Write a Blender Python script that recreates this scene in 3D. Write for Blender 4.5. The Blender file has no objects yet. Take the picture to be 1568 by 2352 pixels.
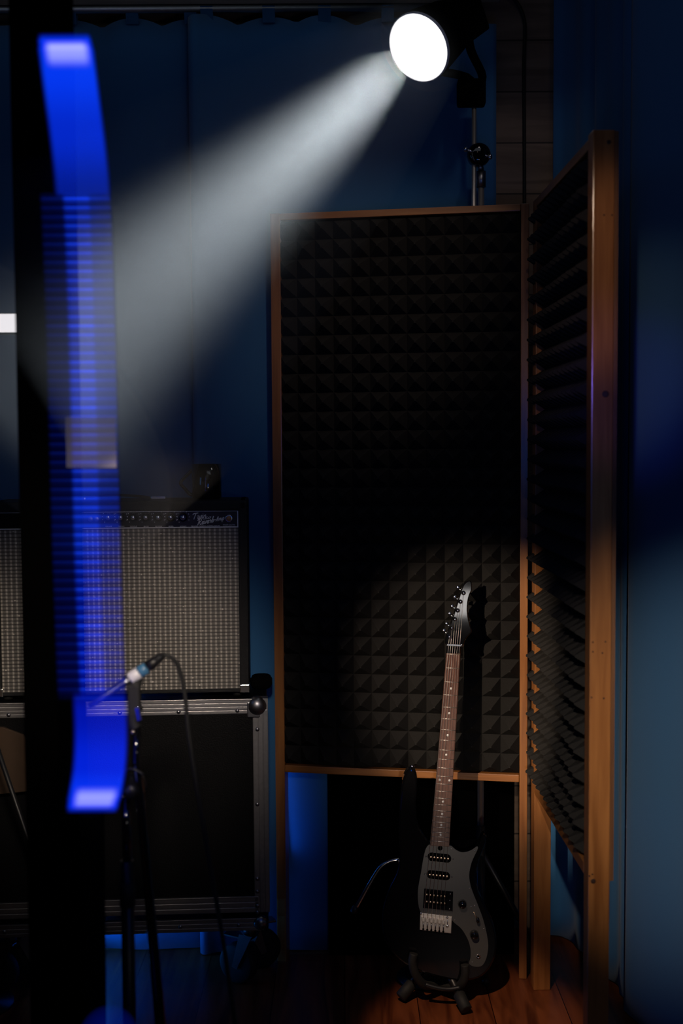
import bpy, bmesh, math, random
from mathutils import Vector, Matrix

random.seed(7)
C = bpy.context.scene.collection
SC = bpy.context.scene
PI = math.pi

# ------------------------------------------------------------------ camera
W_, H_ = 1568, 2352
FPX = 2700.0
CAM_H = 1.457
PITCH = math.atan(156.0 / FPX)
ROLL = 0.006
fwd = Vector((0, math.cos(PITCH), -math.sin(PITCH)))
rt0 = Vector((1, 0, 0))
up0 = rt0.cross(fwd)
rt = (rt0 * math.cos(ROLL) - up0 * math.sin(ROLL)).normalized()
up = rt.cross(fwd).normalized()
CAM = Vector((0, 0, CAM_H))
cd = bpy.data.cameras.new('camera')
cam = bpy.data.objects.new('camera', cd)
C.objects.link(cam)
M = Matrix((rt, up, -fwd)).transposed().to_4x4()
M.translation = CAM
cam.matrix_world = M
cd.sensor_fit = 'VERTICAL'
cd.sensor_height = 36.0
cd.sensor_width = 24.0
cd.lens = FPX / H_ * 36.0
cd.clip_start = 0.02
cd.dof.use_dof = True
cd.dof.focus_distance = 3.05
cd.dof.aperture_fstop = 2.0
SC.camera = cam

# ------------------------------------------------------------------ world, exposure
SC.view_settings.view_transform = 'Standard'
SC.view_settings.look = 'None'
SC.view_settings.exposure = 0.0
SC.view_settings.gamma = 1.0
SC.view_settings.use_curve_mapping = False
wd = bpy.data.worlds.new('world')
SC.world = wd
wd.use_nodes = True
wd.node_tree.nodes['Background'].inputs[0].default_value = (0.25, 0.5, 1.0, 1)
wd.node_tree.nodes['Background'].inputs[1].default_value = 0.0
SC.cycles.use_denoising = True
SC.cycles.max_bounces = 8
SC.cycles.volume_bounces = 1
SC.cycles.transparent_max_bounces = 24
SC.cycles.sample_clamp_indirect = 2.0


# ------------------------------------------------------------------ lights
def aim(o, loc, target):
    o.location = loc
    d = (Vector(target) - Vector(loc)).normalized()
    o.rotation_euler = d.to_track_quat('-Z', 'Y').to_euler()


def spot(name, loc, target, watts, col, deg, blend, radius=0.03):
    l = bpy.data.lights.new(name, 'SPOT')
    l.energy = watts
    l.color = col
    l.spot_size = math.radians(deg)
    l.spot_blend = blend
    l.shadow_soft_size = radius
    o = bpy.data.objects.new(name, l)
    C.objects.link(o)
    aim(o, loc, target)
    return o


def area(name, loc, target, watts, col, sx, sy):
    l = bpy.data.lights.new(name, 'AREA')
    l.energy = watts
    l.color = col
    l.shape = 'RECTANGLE'
    l.size = sx
    l.size_y = sy
    o = bpy.data.objects.new(name, l)
    C.objects.link(o)
    aim(o, loc, target)
    return o


# warm key from beside the camera, on the near post, the right curtain and the floor at the right
spot('key_light', (0.0, -0.2, 1.95), (0.87, 2.70, 0.70), 225, (1.0, 0.84, 0.66), 20, 1.0, 0.02)
# warm light from above left on the guitar and the lower half of the foam panel
spot('panel_light', (-0.70, 1.35, 1.60), (0.34, 3.08, 0.84), 150, (1.0, 0.78, 0.58), 21, 0.65, 0.012)
# warm light on the amplifier
spot('amp_light', (-0.05, 0.20, 2.0), (-0.60, 3.07, 0.76), 165, (1.0, 0.84, 0.68), 20, 0.9, 0.10)
# low warm light from the front on the guitar
spot('guitar_light', (0.10, 0.35, 0.62), (0.27, 3.0, 0.52), 42, (1.0, 0.84, 0.70), 16, 0.9, 0.06)
# warm pool on the floor in front of the guitar
spot('floor_light', (-0.30, 1.2, 2.4), (0.33, 2.84, 0.0), 130, (1.0, 0.72, 0.50), 12, 0.6, 0.02)
# faint cool light on the curtain rod and beam
area('rod_light', (-0.35, 3.10, 2.61), (-0.35, 3.30, 2.69), 0.055, (0.70, 0.86, 1.0), 1.5, 0.02)
area('headstock_fill', (0.60, -0.05, 1.17), (0.29, 3.0, 1.05), 0.65, (1.0, 0.95, 0.92), 0.22, 0.13)  # unseen area light added to give the headstock a reflection
# weak warm light on the upper part of the near post
spot('post_light', (-0.2, 0.2, 2.4), (0.54, 2.45, 1.80), 38, (1.0, 0.72, 0.50), 12, 0.9, 0.03)
# faint light on the plank wall and the lamp stand
spot('plank_light', (0.45, 2.5, 2.85), (0.50, 3.40, 2.20), 1.6, (1.0, 0.88, 0.86), 30, 0.9, 0.03)
# and on the upper frame of the left panel
spot('frame_light', (0.30, 1.3, 2.85), (0.09, 3.22, 1.84), 25, (1.0, 0.78, 0.62), 24, 0.9, 0.03)
# purple stage light on the near post
spot('purple_light', (-0.2, 0.1, 1.7), (0.565, 2.45, 1.58), 34.0, (0.28, 0.18, 1.0), 10, 1.0, 0.03)
# blue light washing the curtains, low behind the case and from the left
area('blue_back_light', (-0.62, 3.262, 0.55), (-0.1, 3.30, 0.45), 0.9, (0.02, 0.22, 1.0), 0.03, 0.9)
area('blue_side_light', (-0.166, 3.289, 0.42), (0.37, 3.20, 0.46), 0.05, (0.02, 0.22, 1.0), 0.010, 0.25)
area('blue_floor_light', (-0.75, 3.26, 0.06), (-0.55, 3.31, 0.20), 1.0, (0.02, 0.25, 1.0), 0.5, 0.03)
area('blue_wash', (-1.5, 2.0, 1.9), (-0.5, 3.3, 1.3), 0.38, (0.16, 0.42, 1.0), 0.3, 0.8)
area('top_wash', (0.2, 2.2, 2.8), (0.3, 3.1, 1.6), 0.25, (0.80, 0.86, 1.0), 0.8, 0.3)
area('right_blue_wash', (0.20, 1.2, 1.5), (0.95, 2.6, 1.1), 0.85, (0.03, 0.18, 1.0), 0.3, 0.4)
spot('pink_floor_light', (-0.42, 2.2, 0.13), (-0.53, 3.22, 0.0), 0.7, (1.0, 0.35, 0.45), 7, 0.5, 0.02)


# ------------------------------------------------------------------ pixel rays
def ray(px, py):
    return ((px - W_ / 2) / FPX * rt + (H_ / 2 - py) / FPX * up + fwd)


def U(px, py, Y):
    d = ray(px, py)
    return CAM + d * (Y / d.y)


# ------------------------------------------------------------------ materials
def mat(name):
    m = bpy.data.materials.new(name)
    m.use_nodes = True
    nt = m.node_tree
    b = nt.nodes['Principled BSDF']
    return m, nt, b


def simple(name, col, rough=0.5, metal=0.0, noise=0.0, nscale=40.0, bump=0.0, spec=None, coat=0.0):
    m, nt, b = mat(name)
    b.inputs['Base Color'].default_value = (*col, 1)
    b.inputs['Roughness'].default_value = rough
    b.inputs['Metallic'].default_value = metal
    if spec is not None:
        b.inputs['Specular IOR Level'].default_value = spec
    if coat:
        b.inputs['Coat Weight'].default_value = coat
        b.inputs['Coat Roughness'].default_value = 0.05
    tc = nt.nodes.new('ShaderNodeTexCoord')
    n = nt.nodes.new('ShaderNodeTexNoise')
    n.inputs['Scale'].default_value = nscale
    n.inputs['Detail'].default_value = 4
    nt.links.new(tc.outputs['Object'], n.inputs['Vector'])
    if noise:
        mx = nt.nodes.new('ShaderNodeMixRGB')
        mx.blend_type = 'MULTIPLY'
        mx.inputs[0].default_value = noise
        mx.inputs[1].default_value = (*col, 1)
        nt.links.new(n.outputs['Fac'], mx.inputs[2])
        nt.links.new(mx.outputs[0], b.inputs['Base Color'])
    if bump:
        bp = nt.nodes.new('ShaderNodeBump')
        bp.inputs['Strength'].default_value = bump
        bp.inputs['Distance'].default_value = 0.004
        nt.links.new(n.outputs['Fac'], bp.inputs['Height'])
        nt.links.new(bp.outputs[0], b.inputs['Normal'])
    return m


def wood(name, c0, c1, rough=0.4, stretch=(14, 14, 1.0), coat=0.0, scale=4.0):
    m, nt, b = mat(name)
    tc = nt.nodes.new('ShaderNodeTexCoord')
    mp = nt.nodes.new('ShaderNodeMapping')
    mp.inputs['Scale'].default_value = stretch
    nt.links.new(tc.outputs['Object'], mp.inputs[0])
    n = nt.nodes.new('ShaderNodeTexNoise')
    n.inputs['Scale'].default_value = scale
    n.inputs['Detail'].default_value = 7
    n.inputs['Distortion'].default_value = 0.6
    nt.links.new(mp.outputs[0], n.inputs['Vector'])
    n2 = nt.nodes.new('ShaderNodeTexNoise')
    n2.inputs['Scale'].default_value = scale * 0.35
    n2.inputs['Detail'].default_value = 3
    nt.links.new(tc.outputs['Object'], n2.inputs['Vector'])
    r = nt.nodes.new('ShaderNodeValToRGB')
    r.color_ramp.elements[0].position = 0.3
    r.color_ramp.elements[1].position = 0.7
    r.color_ramp.elements[0].color = (*c0, 1)
    r.color_ramp.elements[1].color = (*c1, 1)
    nt.links.new(n.outputs['Fac'], r.inputs[0])
    mx = nt.nodes.new('ShaderNodeMixRGB')
    mx.blend_type = 'MULTIPLY'
    mx.inputs[0].default_value = 0.35
    nt.links.new(r.outputs[0], mx.inputs[1])
    nt.links.new(n2.outputs['Fac'], mx.inputs[2])
    nt.links.new(mx.outputs[0], b.inputs['Base Color'])
    b.inputs['Roughness'].default_value = rough
    b.inputs['Coat Weight'].default_value = coat
    b.inputs['Coat Roughness'].default_value = 0.15
    bp = nt.nodes.new('ShaderNodeBump')
    bp.inputs['Strength'].default_value = 0.15
    bp.inputs['Distance'].default_value = 0.002
    nt.links.new(n.outputs['Fac'], bp.inputs['Height'])
    nt.links.new(bp.outputs[0], b.inputs['Normal'])
    return m


def cloth(name, col, rough=0.9, sheen=0.2):
    m, nt, b = mat(name)
    tc = nt.nodes.new('ShaderNodeTexCoord')
    n = nt.nodes.new('ShaderNodeTexNoise')
    n.inputs['Scale'].default_value = 900
    n.inputs['Detail'].default_value = 2
    nt.links.new(tc.outputs['Object'], n.inputs['Vector'])
    r = nt.nodes.new('ShaderNodeValToRGB')
    r.color_ramp.elements[0].color = (col[0] * .75, col[1] * .75, col[2] * .75, 1)
    r.color_ramp.elements[1].color = (min(1, col[0] * 1.2), min(1, col[1] * 1.2), min(1, col[2] * 1.2), 1)
    nt.links.new(n.outputs['Fac'], r.inputs[0])
    nt.links.new(r.outputs[0], b.inputs['Base Color'])
    b.inputs['Roughness'].default_value = rough
    b.inputs['Specular IOR Level'].default_value = 0.15
    b.inputs['Sheen Weight'].default_value = sheen
    bp = nt.nodes.new('ShaderNodeBump')
    bp.inputs['Strength'].default_value = 0.2
    bp.inputs['Distance'].default_value = 0.001
    nt.links.new(n.outputs['Fac'], bp.inputs['Height'])
    nt.links.new(bp.outputs[0], b.inputs['Normal'])
    return m


def grille_mat():
    m, nt, b = mat('grille_cloth')
    tc = nt.nodes.new('ShaderNodeTexCoord')
    sp = nt.nodes.new('ShaderNodeSeparateXYZ')
    nt.links.new(tc.outputs['Object'], sp.inputs[0])

    def math_(op, a, v=None, vv=None):
        n = nt.nodes.new('ShaderNodeMath')
        n.operation = op
        nt.links.new(a, n.inputs[0])
        if v is not None:
            n.inputs[1].default_value = v
        if vv is not None:
            nt.links.new(vv, n.inputs[1])
        return n.outputs[0]
    z = math_('ABSOLUTE', math_('SINE', math_('MULTIPLY', sp.outputs[2], PI / 0.0095)))
    x = math_('ABSOLUTE', math_('SINE', math_('MULTIPLY', sp.outputs[0], PI / 0.0132)))
    zr = math_('POWER', z, 0.8)
    xr = math_('POWER', x, 6.0)
    base = math_('MULTIPLY', math_('ADD', math_('MULTIPLY', xr, 0.75), 0.28), None, zr)
    n = nt.nodes.new('ShaderNodeTexNoise')
    n.inputs['Scale'].default_value = 130
    n.inputs['Detail'].default_value = 3
    nt.links.new(tc.outputs['Object'], n.inputs['Vector'])
    base2 = math_('MULTIPLY', base, None, math_('ADD', math_('MULTIPLY', n.outputs['Fac'], 1.1), 0.35))
    v = nt.nodes.new('ShaderNodeTexVoronoi')
    v.inputs['Scale'].default_value = 55
    nt.links.new(tc.outputs['Object'], v.inputs['Vector'])
    sparkle = math_('MULTIPLY', math_('LESS_THAN', v.outputs['Distance'], 0.13), None, math_('GREATER_THAN', zr, 0.7))
    tot = math_('ADD', base2, None, math_('MULTIPLY', sparkle, 1.2))
    r = nt.nodes.new('ShaderNodeValToRGB')
    r.color_ramp.elements[0].color = (0.014, 0.013, 0.013, 1)
    r.color_ramp.elements[1].color = (0.55, 0.50, 0.43, 1)
    nt.links.new(tot, r.inputs[0])
    nt.links.new(r.outputs[0], b.inputs['Base Color'])
    b.inputs['Roughness'].default_value = 0.55
    bp = nt.nodes.new('ShaderNodeBump')
    bp.inputs['Strength'].default_value = 0.5
    bp.inputs['Distance'].default_value = 0.002
    nt.links.new(base2, bp.inputs['Height'])
    nt.links.new(bp.outputs[0], b.inputs['Normal'])
    return m


def plank_mat(name, c0, c1, ph, axis=2, rough=0.5, gap=0.03, along=0):
    m, nt, b = mat(name)
    tc = nt.nodes.new('ShaderNodeTexCoord')
    sp = nt.nodes.new('ShaderNodeSeparateXYZ')
    nt.links.new(tc.outputs['Object'], sp.inputs[0])
    mul = nt.nodes.new('ShaderNodeMath'); mul.operation = 'DIVIDE'
    nt.links.new(sp.outputs[axis], mul.inputs[0]); mul.inputs[1].default_value = ph
    fl = nt.nodes.new('ShaderNodeMath'); fl.operation = 'FLOOR'
    nt.links.new(mul.outputs[0], fl.inputs[0])
    fr = nt.nodes.new('ShaderNodeMath'); fr.operation = 'FRACT'
    nt.links.new(mul.outputs[0], fr.inputs[0])
    lt = nt.nodes.new('ShaderNodeMath'); lt.operation = 'LESS_THAN'
    nt.links.new(fr.outputs[0], lt.inputs[0]); lt.inputs[1].default_value = gap
    wn = nt.nodes.new('ShaderNodeTexWhiteNoise'); wn.noise_dimensions = '1D'
    nt.links.new(fl.outputs[0], wn.inputs['W'])
    mp = nt.nodes.new('ShaderNodeMapping')
    s = [9, 9, 9]; s[along] = 0.9
    mp.inputs['Scale'].default_value = s
    nt.links.new(tc.outputs['Object'], mp.inputs[0])
    ad = nt.nodes.new('ShaderNodeVectorMath'); ad.operation = 'ADD'
    nt.links.new(mp.outputs[0], ad.inputs[0])
    nt.links.new(wn.outputs['Color'], ad.inputs[1])
    n = nt.nodes.new('ShaderNodeTexNoise')
    n.inputs['Scale'].default_value = 2.5
    n.inputs['Detail'].default_value = 8
    n.inputs['Distortion'].default_value = 1.2
    nt.links.new(ad.outputs[0], n.inputs['Vector'])
    r = nt.nodes.new('ShaderNodeValToRGB')
    r.color_ramp.elements[0].position = 0.35
    r.color_ramp.elements[1].position = 0.65
    r.color_ramp.elements[0].color = (*c0, 1)
    r.color_ramp.elements[1].color = (*c1, 1)
    nt.links.new(n.outputs['Fac'], r.inputs[0])
    mx = nt.nodes.new('ShaderNodeMixRGB')
    nt.links.new(lt.outputs[0], mx.inputs[0])
    nt.links.new(r.outputs[0], mx.inputs[1])
    mx.inputs[2].default_value = (c0[0] * .15, c0[1] * .15, c0[2] * .15, 1)
    nt.links.new(mx.outputs[0], b.inputs['Base Color'])
    b.inputs['Roughness'].default_value = rough
    return m


def emis(name, col, strength):
    m, nt, b = mat(name)
    b.inputs['Base Color'].default_value = (0, 0, 0, 1)
    b.inputs['Emission Color'].default_value = (*col, 1)
    b.inputs['Emission Strength'].default_value = strength
    return m


def glow_volume(name, col, strength, gloss=False):
    """a clear body with an even glow inside it"""
    m = bpy.data.materials.new(name)
    m.use_nodes = True
    nt = m.node_tree
    nt.nodes.clear()
    out = nt.nodes.new('ShaderNodeOutputMaterial')
    e = nt.nodes.new('ShaderNodeEmission')
    e.inputs[0].default_value = (*col, 1)
    e.inputs[1].default_value = strength
    nt.links.new(e.outputs[0], out.inputs['Volume'])
    t = nt.nodes.new('ShaderNodeBsdfTransparent')
    if gloss:
        g = nt.nodes.new('ShaderNodeBsdfGlossy')
        g.inputs['Roughness'].default_value = 0.1
        mx = nt.nodes.new('ShaderNodeMixShader')
        mx.inputs[0].default_value = 0.03
        nt.links.new(t.outputs[0], mx.inputs[1])
        nt.links.new(g.outputs[0], mx.inputs[2])
        nt.links.new(mx.outputs[0], out.inputs['Surface'])
    else:
        nt.links.new(t.outputs[0], out.inputs['Surface'])
    return m


MT = {
    'pine': wood('varnished_pine', (0.30, 0.105, 0.024), (0.50, 0.20, 0.055), 0.38, coat=0.25),
    'pine_x': wood('varnished_pine_rail', (0.30, 0.105, 0.024), (0.50, 0.20, 0.055), 0.38, (1.0, 14, 14), coat=0.25),
    'ply': wood('plywood_edge', (0.16, 0.06, 0.02), (0.30, 0.13, 0.05), 0.6, (60, 14, 0.6)),
    'knot': simple('dark_knot', (0.035, 0.012, 0.006), 0.6),
    'foam': simple('charcoal_foam', (0.031, 0.0295, 0.028), 0.95, 0, 0.4, 500, 0.5, 0.1),
    'curtain': cloth('blue_curtain', (0.042, 0.155, 0.34)),
    'black': simple('black_paint', (0.010, 0.010, 0.011), 0.4, 0, 0.3, 60, 0.05),
    'matt': simple('matt_black', (0.002, 0.002, 0.002), 0.9, spec=0.05),
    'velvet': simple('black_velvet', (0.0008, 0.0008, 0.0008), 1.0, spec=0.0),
    'gloss': simple('gloss_black', (0.004, 0.004, 0.005), 0.06, coat=0.5),
    'rubber': simple('black_rubber', (0.011, 0.011, 0.010), 0.7, 0, 0.3, 200, 0.1),
    'tolex': simple('black_tolex', (0.012, 0.012, 0.013), 0.55, 0, 0.4, 700, 0.6),
    'chrome': simple('chrome', (0.75, 0.76, 0.78), 0.18, 1.0),
    'satin': simple('satin_nickel', (0.85, 0.80, 0.74), 0.48, 1.0),
    'alu': simple('aluminium', (0.50, 0.49, 0.49), 0.42, 1.0, 0.3, 90, 0.05),
    'steel': simple('dull_steel', (0.30, 0.30, 0.32), 0.35, 1.0),
    'guard': simple('grey_pickguard', (0.075, 0.075, 0.075), 0.38),
    'rosewood': wood('rosewood', (0.10, 0.036, 0.022), (0.20, 0.085, 0.055), 0.45, (30, 30, 1.5), scale=6),
    'pearl': simple('pearl_dot', (0.85, 0.85, 0.83), 0.3),
    'nickel': simple('nickel', (0.80, 0.76, 0.70), 0.25, 1.0),
    'pole': simple('pole_piece', (0.75, 0.58, 0.42), 0.35, 1.0),
    'grille': grille_mat(),
    'panelblack': simple('black_faceplate', (0.006, 0.006, 0.007), 0.25),
    'silver': simple('silver_print', (0.85, 0.85, 0.86), 0.4, 0.0),
    'jewel': simple('amber_jewel', (0.40, 0.18, 0.07), 0.08, 0.0, coat=1.0),
    'white': simple('white_plastic', (0.75, 0.74, 0.76), 0.3),
    'blueband': simple('blue_band', (0.06, 0.18, 0.32), 0.35),
    'brownpaper': simple('brown_board', (0.07, 0.038, 0.018), 0.8, 0, 0.4, 30),
    'caseply': simple('black_case_board', (0.004, 0.004, 0.0045), 0.5, 0, 0.3, 300, 0.2, 0.15),
    'lens': emis('lit_lens', (1.0, 1.0, 1.0), 2.5),
    'whiteglow': emis('white_glow_face', (1.0, 0.96, 1.0), 0.85),
    'wallwood': plank_mat('plank_wall', (0.17, 0.11, 0.075), (0.28, 0.19, 0.13), 0.145, 2, 0.6),
    'darkwall': simple('dark_wall', (0.03, 0.03, 0.035), 0.9),
    'beam': wood('beam_wood', (0.30, 0.22, 0.15), (0.42, 0.32, 0.22), 0.6, (1.0, 12, 12)),
    'floor': plank_mat('red_laminate', (0.07, 0.016, 0.006), (0.22, 0.06, 0.02), 0.19, 0, 0.28, 0.012, 1),
}


# ------------------------------------------------------------------ mesh builder
ROOTM = {}


class MB:
    def __init__(self):
        self.bm = bmesh.new()

    def box(self, x0, x1, y0, y1, z0, z1, bevel=0.0, seg=2, T=None):
        b = bmesh.new()
        bmesh.ops.create_cube(b, size=1.0)
        for v in b.verts:
            v.co = Vector(((x0 + x1) / 2 + v.co.x * (x1 - x0), (y0 + y1) / 2 + v.co.y * (y1 - y0), (z0 + z1) / 2 + v.co.z * (z1 - z0)))
        if bevel:
            bmesh.ops.bevel(b, geom=b.edges[:] + b.verts[:], offset=bevel, segments=seg, affect='EDGES', profile=0.6)
        return self._add(b, T)

    def _add(self, b, T=None, smooth=False):
        if T is not None:
            bmesh.ops.transform(b, matrix=T, verts=b.verts)
        bmesh.ops.recalc_face_normals(b, faces=b.faces[:])
        for f in b.faces:
            f.smooth = smooth
        me = bpy.data.meshes.new('tmp')
        b.to_mesh(me)
        b.free()
        self.bm.from_mesh(me)
        bpy.data.meshes.remove(me)
        return self

    def tube(self, pts, r, n=16, caps=True, T=None):
        pts = [Vector(p) for p in pts]
        rr = r if isinstance(r, (list, tuple)) else [r] * len(pts)
        b = bmesh.new()
        rings = []
        t0 = (pts[1] - pts[0]).normalized()
        ref = Vector((0, 0, 1)) if abs(t0.z) < 0.9 else Vector((1, 0, 0))
        nrm = (ref - t0 * ref.dot(t0)).normalized()
        for i, p in enumerate(pts):
            if i == 0:
                t = pts[1] - pts[0]
            elif i == len(pts) - 1:
                t = pts[-1] - pts[-2]
            else:
                t = (pts[i + 1] - p).normalized() + (p - pts[i - 1]).normalized()
            t.normalize()
            nrm = (nrm - t * nrm.dot(t)).normalized()
            bn = t.cross(nrm)
            rings.append([b.verts.new(p + (nrm * math.cos(a) + bn * math.sin(a)) * rr[i]) for a in [2 * PI * k / n for k in range(n)]])
        for i in range(len(rings) - 1):
            for k in range(n):
                b.faces.new((rings[i][k], rings[i][(k + 1) % n], rings[i + 1][(k + 1) % n], rings[i + 1][k]))
        if caps:
            b.faces.new(rings[0][::-1])
            b.faces.new(rings[-1])
        bmesh.ops.recalc_face_normals(b, faces=b.faces[:])
        if T is not None:
            bmesh.ops.transform(b, matrix=T, verts=b.verts)
        for f in b.faces:
            f.smooth = len(f.verts) == 4
        me = bpy.data.meshes.new('tmp')
        b.to_mesh(me)
        b.free()
        self.bm.from_mesh(me)
        bpy.data.meshes.remove(me)
        return self

    def lathe(self, origin, axis, prof, n=32):
        """prof: (distance along axis, radius) list"""
        origin = Vector(origin)
        axis = Vector(axis).normalized()
        return self.tube([origin + axis * (a + 1e-6 * i) for i, (a, _) in enumerate(prof)] if False else
                         self._lp(origin, axis, prof), [max(r, 1e-5) for _, r in prof], n) if False else self._lathe(origin, axis, prof, n)

    def _lathe(self, o, ax, prof, n):
        ref = Vector((0, 0, 1)) if abs(ax.z) < 0.9 else Vector((1, 0, 0))
        e1 = (ref - ax * ref.dot(ax)).normalized()
        e2 = ax.cross(e1)
        b = bmesh.new()
        rings = []
        for a, r in prof:
            if r < 1e-6:
                rings.append([b.verts.new(o + ax * a)])
            else:
                rings.append([b.verts.new(o + ax * a + (e1 * math.cos(2 * PI * k / n) + e2 * math.sin(2 * PI * k / n)) * r) for k in range(n)])
        for A, B in zip(rings, rings[1:]):
            for k in range(n):
                k2 = (k + 1) % n
                if len(A) == 1 and len(B) == 1:
                    continue
                if len(A) == 1:
                    b.faces.new((A[0], B[k2], B[k]))
                elif len(B) == 1:
                    b.faces.new((A[k], A[k2], B[0]))
                else:
                    b.faces.new((A[k], A[k2], B[k2], B[k]))
        if len(rings[0]) > 1:
            b.faces.new(rings[0][::-1])
        if len(rings[-1]) > 1:
            b.faces.new(rings[-1])
        bmesh.ops.recalc_face_normals(b, faces=b.faces[:])
        for f in b.faces:
            f.smooth = len(f.verts) <= 4
        me = bpy.data.meshes.new('tmp')
        b.to_mesh(me)
        b.free()
        self.bm.from_mesh(me)
        bpy.data.meshes.remove(me)
        return self

    def prism(self, front, back, bevel=0.0, seg=3):
        """two matching outlines joined into a solid; the front rim may be rounded"""
        b = bmesh.new()
        fv = [b.verts.new(p) for p in front]
        bv = [b.verts.new(p) for p in back]
        ff = b.faces.new(fv)
        b.faces.new(bv[::-1])
        n = len(fv)
        for i in range(n):
            b.faces.new((fv[(i + 1) % n], fv[i], bv[i], bv[(i + 1) % n]))
        bmesh.ops.recalc_face_normals(b, faces=b.faces[:])
        if bevel:
            es = [e for e in b.edges if (e.verts[0] in fv and e.verts[1] in fv) or (e.verts[0] in bv and e.verts[1] in bv)]
            bmesh.ops.bevel(b, geom=es, offset=bevel, segments=seg, affect='EDGES', profile=0.5)
        bmesh.ops.triangulate(b, faces=[f for f in b.faces if len(f.verts) > 4])
        return self._add(b)

    def ball(self, c, r, sx=1, sy=1, sz=1, n=20):
        b = bmesh.new()
        bmesh.ops.create_uvsphere(b, u_segments=n, v_segments=n // 2 + 2, radius=r)
        for v in b.verts:
            v.co = Vector((v.co.x * sx, v.co.y * sy, v.co.z * sz)) + Vector(c)
        return self._add(b, None, True)

    def build(self, name, m, parent=None, world=False, smooth_angle=None):
        me = bpy.data.meshes.new(name)
        if parent is not None and world:
            bmesh.ops.transform(self.bm, matrix=ROOTM[parent.name].inverted(), verts=self.bm.verts)
        self.bm.to_mesh(me)
        self.bm.free()
        me.materials.append(m if not isinstance(m, str) else MT[m])
        o = bpy.data.objects.new(name, me)
        C.objects.link(o)
        if parent is not None:
            o.parent = parent
            ROOTM[o.name] = ROOTM[parent.name]
        else:
            ROOTM[o.name] = Matrix.Identity(4)
        return o


def thing(name, label, cat, loc, rotz=0.0, group=None):
    o = bpy.data.objects.new(name, None)
    o.empty_display_size = 0.05
    C.objects.link(o)
    o.location = loc
    o.rotation_euler = (0, 0, rotz)
    o['label'] = label
    o['category'] = cat
    if group:
        o['group'] = group
    ROOTM[o.name] = Matrix.Translation(Vector(loc)) @ Matrix.Rotation(rotz, 4, 'Z')
    return o


def tag(o, label, cat, group=None, kind=None):
    o['label'] = label
    o['category'] = cat
    if group:
        o['group'] = group
    if kind:
        o['kind'] = kind
    return o


def struct(o):
    o['kind'] = 'structure'
    return o


def based(mb, name, m, base):
    """a thing made of one mesh, with its origin at its base"""
    b = Vector(base)
    bmesh.ops.translate(mb.bm, vec=-b, verts=mb.bm.verts)
    o = mb.build(name, m)
    o.location = b
    ROOTM[o.name] = Matrix.Translation(b)
    return o


class Frame:
    """a thing's own axes: x to the right along its front, y into the room's depth, z up"""
    def __init__(self, origin, ang):
        self.o = Vector(origin)
        self.a = ang
        self.M = Matrix.Translation(self.o) @ Matrix.Rotation(ang, 4, 'Z')
        self.Mi = self.M.inverted()
        self.d = self.Mi.to_3x3()

    def hit(self, px, py, y=0.0):
        c = self.Mi @ CAM
        r = self.d @ ray(px, py)
        t = (y - c.y) / r.y
        p = c + r * t
        return p.x, p.z

    def P(self, px, py, y=0.0):
        x, z = self.hit(px, py, y)
        return Vector((x, y, z))


def spline(pts, k=8):
    pts = [Vector(p) for p in pts]
    out = []
    n = len(pts)
    for i in range(n - 1):
        p0 = pts[max(i - 1, 0)]; p1 = pts[i]; p2 = pts[i + 1]; p3 = pts[min(i + 2, n - 1)]
        for j in range(k):
            t = j / k
            out.append(0.5 * ((2 * p1) + (p2 - p0) * t + (2 * p0 - 5 * p1 + 4 * p2 - p3) * t * t + (3 * p1 - p0 - 3 * p2 + p3) * t ** 3))
    out.append(pts[-1])
    return out


def spline2(pts, k=5, closed=True):
    n = len(pts)
    out = []
    for i in range(n):
        p0 = pts[(i - 1) % n]; p1 = pts[i]; p2 = pts[(i + 1) % n]; p3 = pts[(i + 2) % n]
        for j in range(k):
            t = j / k
            out.append(tuple(0.5 * ((2 * p1[c]) + (p2[c] - p0[c]) * t + (2 * p0[c] - 5 * p1[c] + 4 * p2[c] - p3[c]) * t * t + (3 * p1[c] - p0[c] - 3 * p2[c] + p3[c]) * t ** 3) for c in (0, 1)))
    return out


# ------------------------------------------------------------------ room shell
XL, XR, YF, YB, ZC = -2.3, 1.5, -2.6, 3.45, 2.95
struct(MB().box(XL, XR, YF, YB, -0.1, 0.0).build('floor', 'floor'))
struct(MB().box(XL, XR, YF, YB, ZC, ZC + 0.1).build('ceiling', 'darkwall'))
struct(MB().box(XL - 0.1, XR + 0.1, YB, YB + 0.1, -0.1, ZC + 0.1).build('wall_back', 'wallwood'))
struct(MB().box(XL - 0.1, XL, YF, YB, -0.1, ZC + 0.1).build('wall_left', 'darkwall'))
struct(MB().box(XR, XR + 0.1, YF, YB, -0.1, ZC + 0.1).build('wall_right', 'darkwall'))
struct(MB().box(XL - 0.1, XR + 0.1, YF - 0.1, YF, -0.1, ZC + 0.1).build('wall_front', 'darkwall'))
# wooden beam over the curtain rod
struct(MB().box(XL, U(1150, 5, 3.25).x, 3.20, 3.27, U(700, 9, 3.27).z, ZC, 0.004).build('trim_1', 'beam'))
# black upright post close to the camera on the left
pl = U(40, 1020, 2.05).x
pr = U(168, 1020, 2.05).x
struct(MB().box(pl, pr, 2.05, 2.05 + 0.07, 0.0, ZC, 0.004).build('trim_2', 'velvet'))


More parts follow.
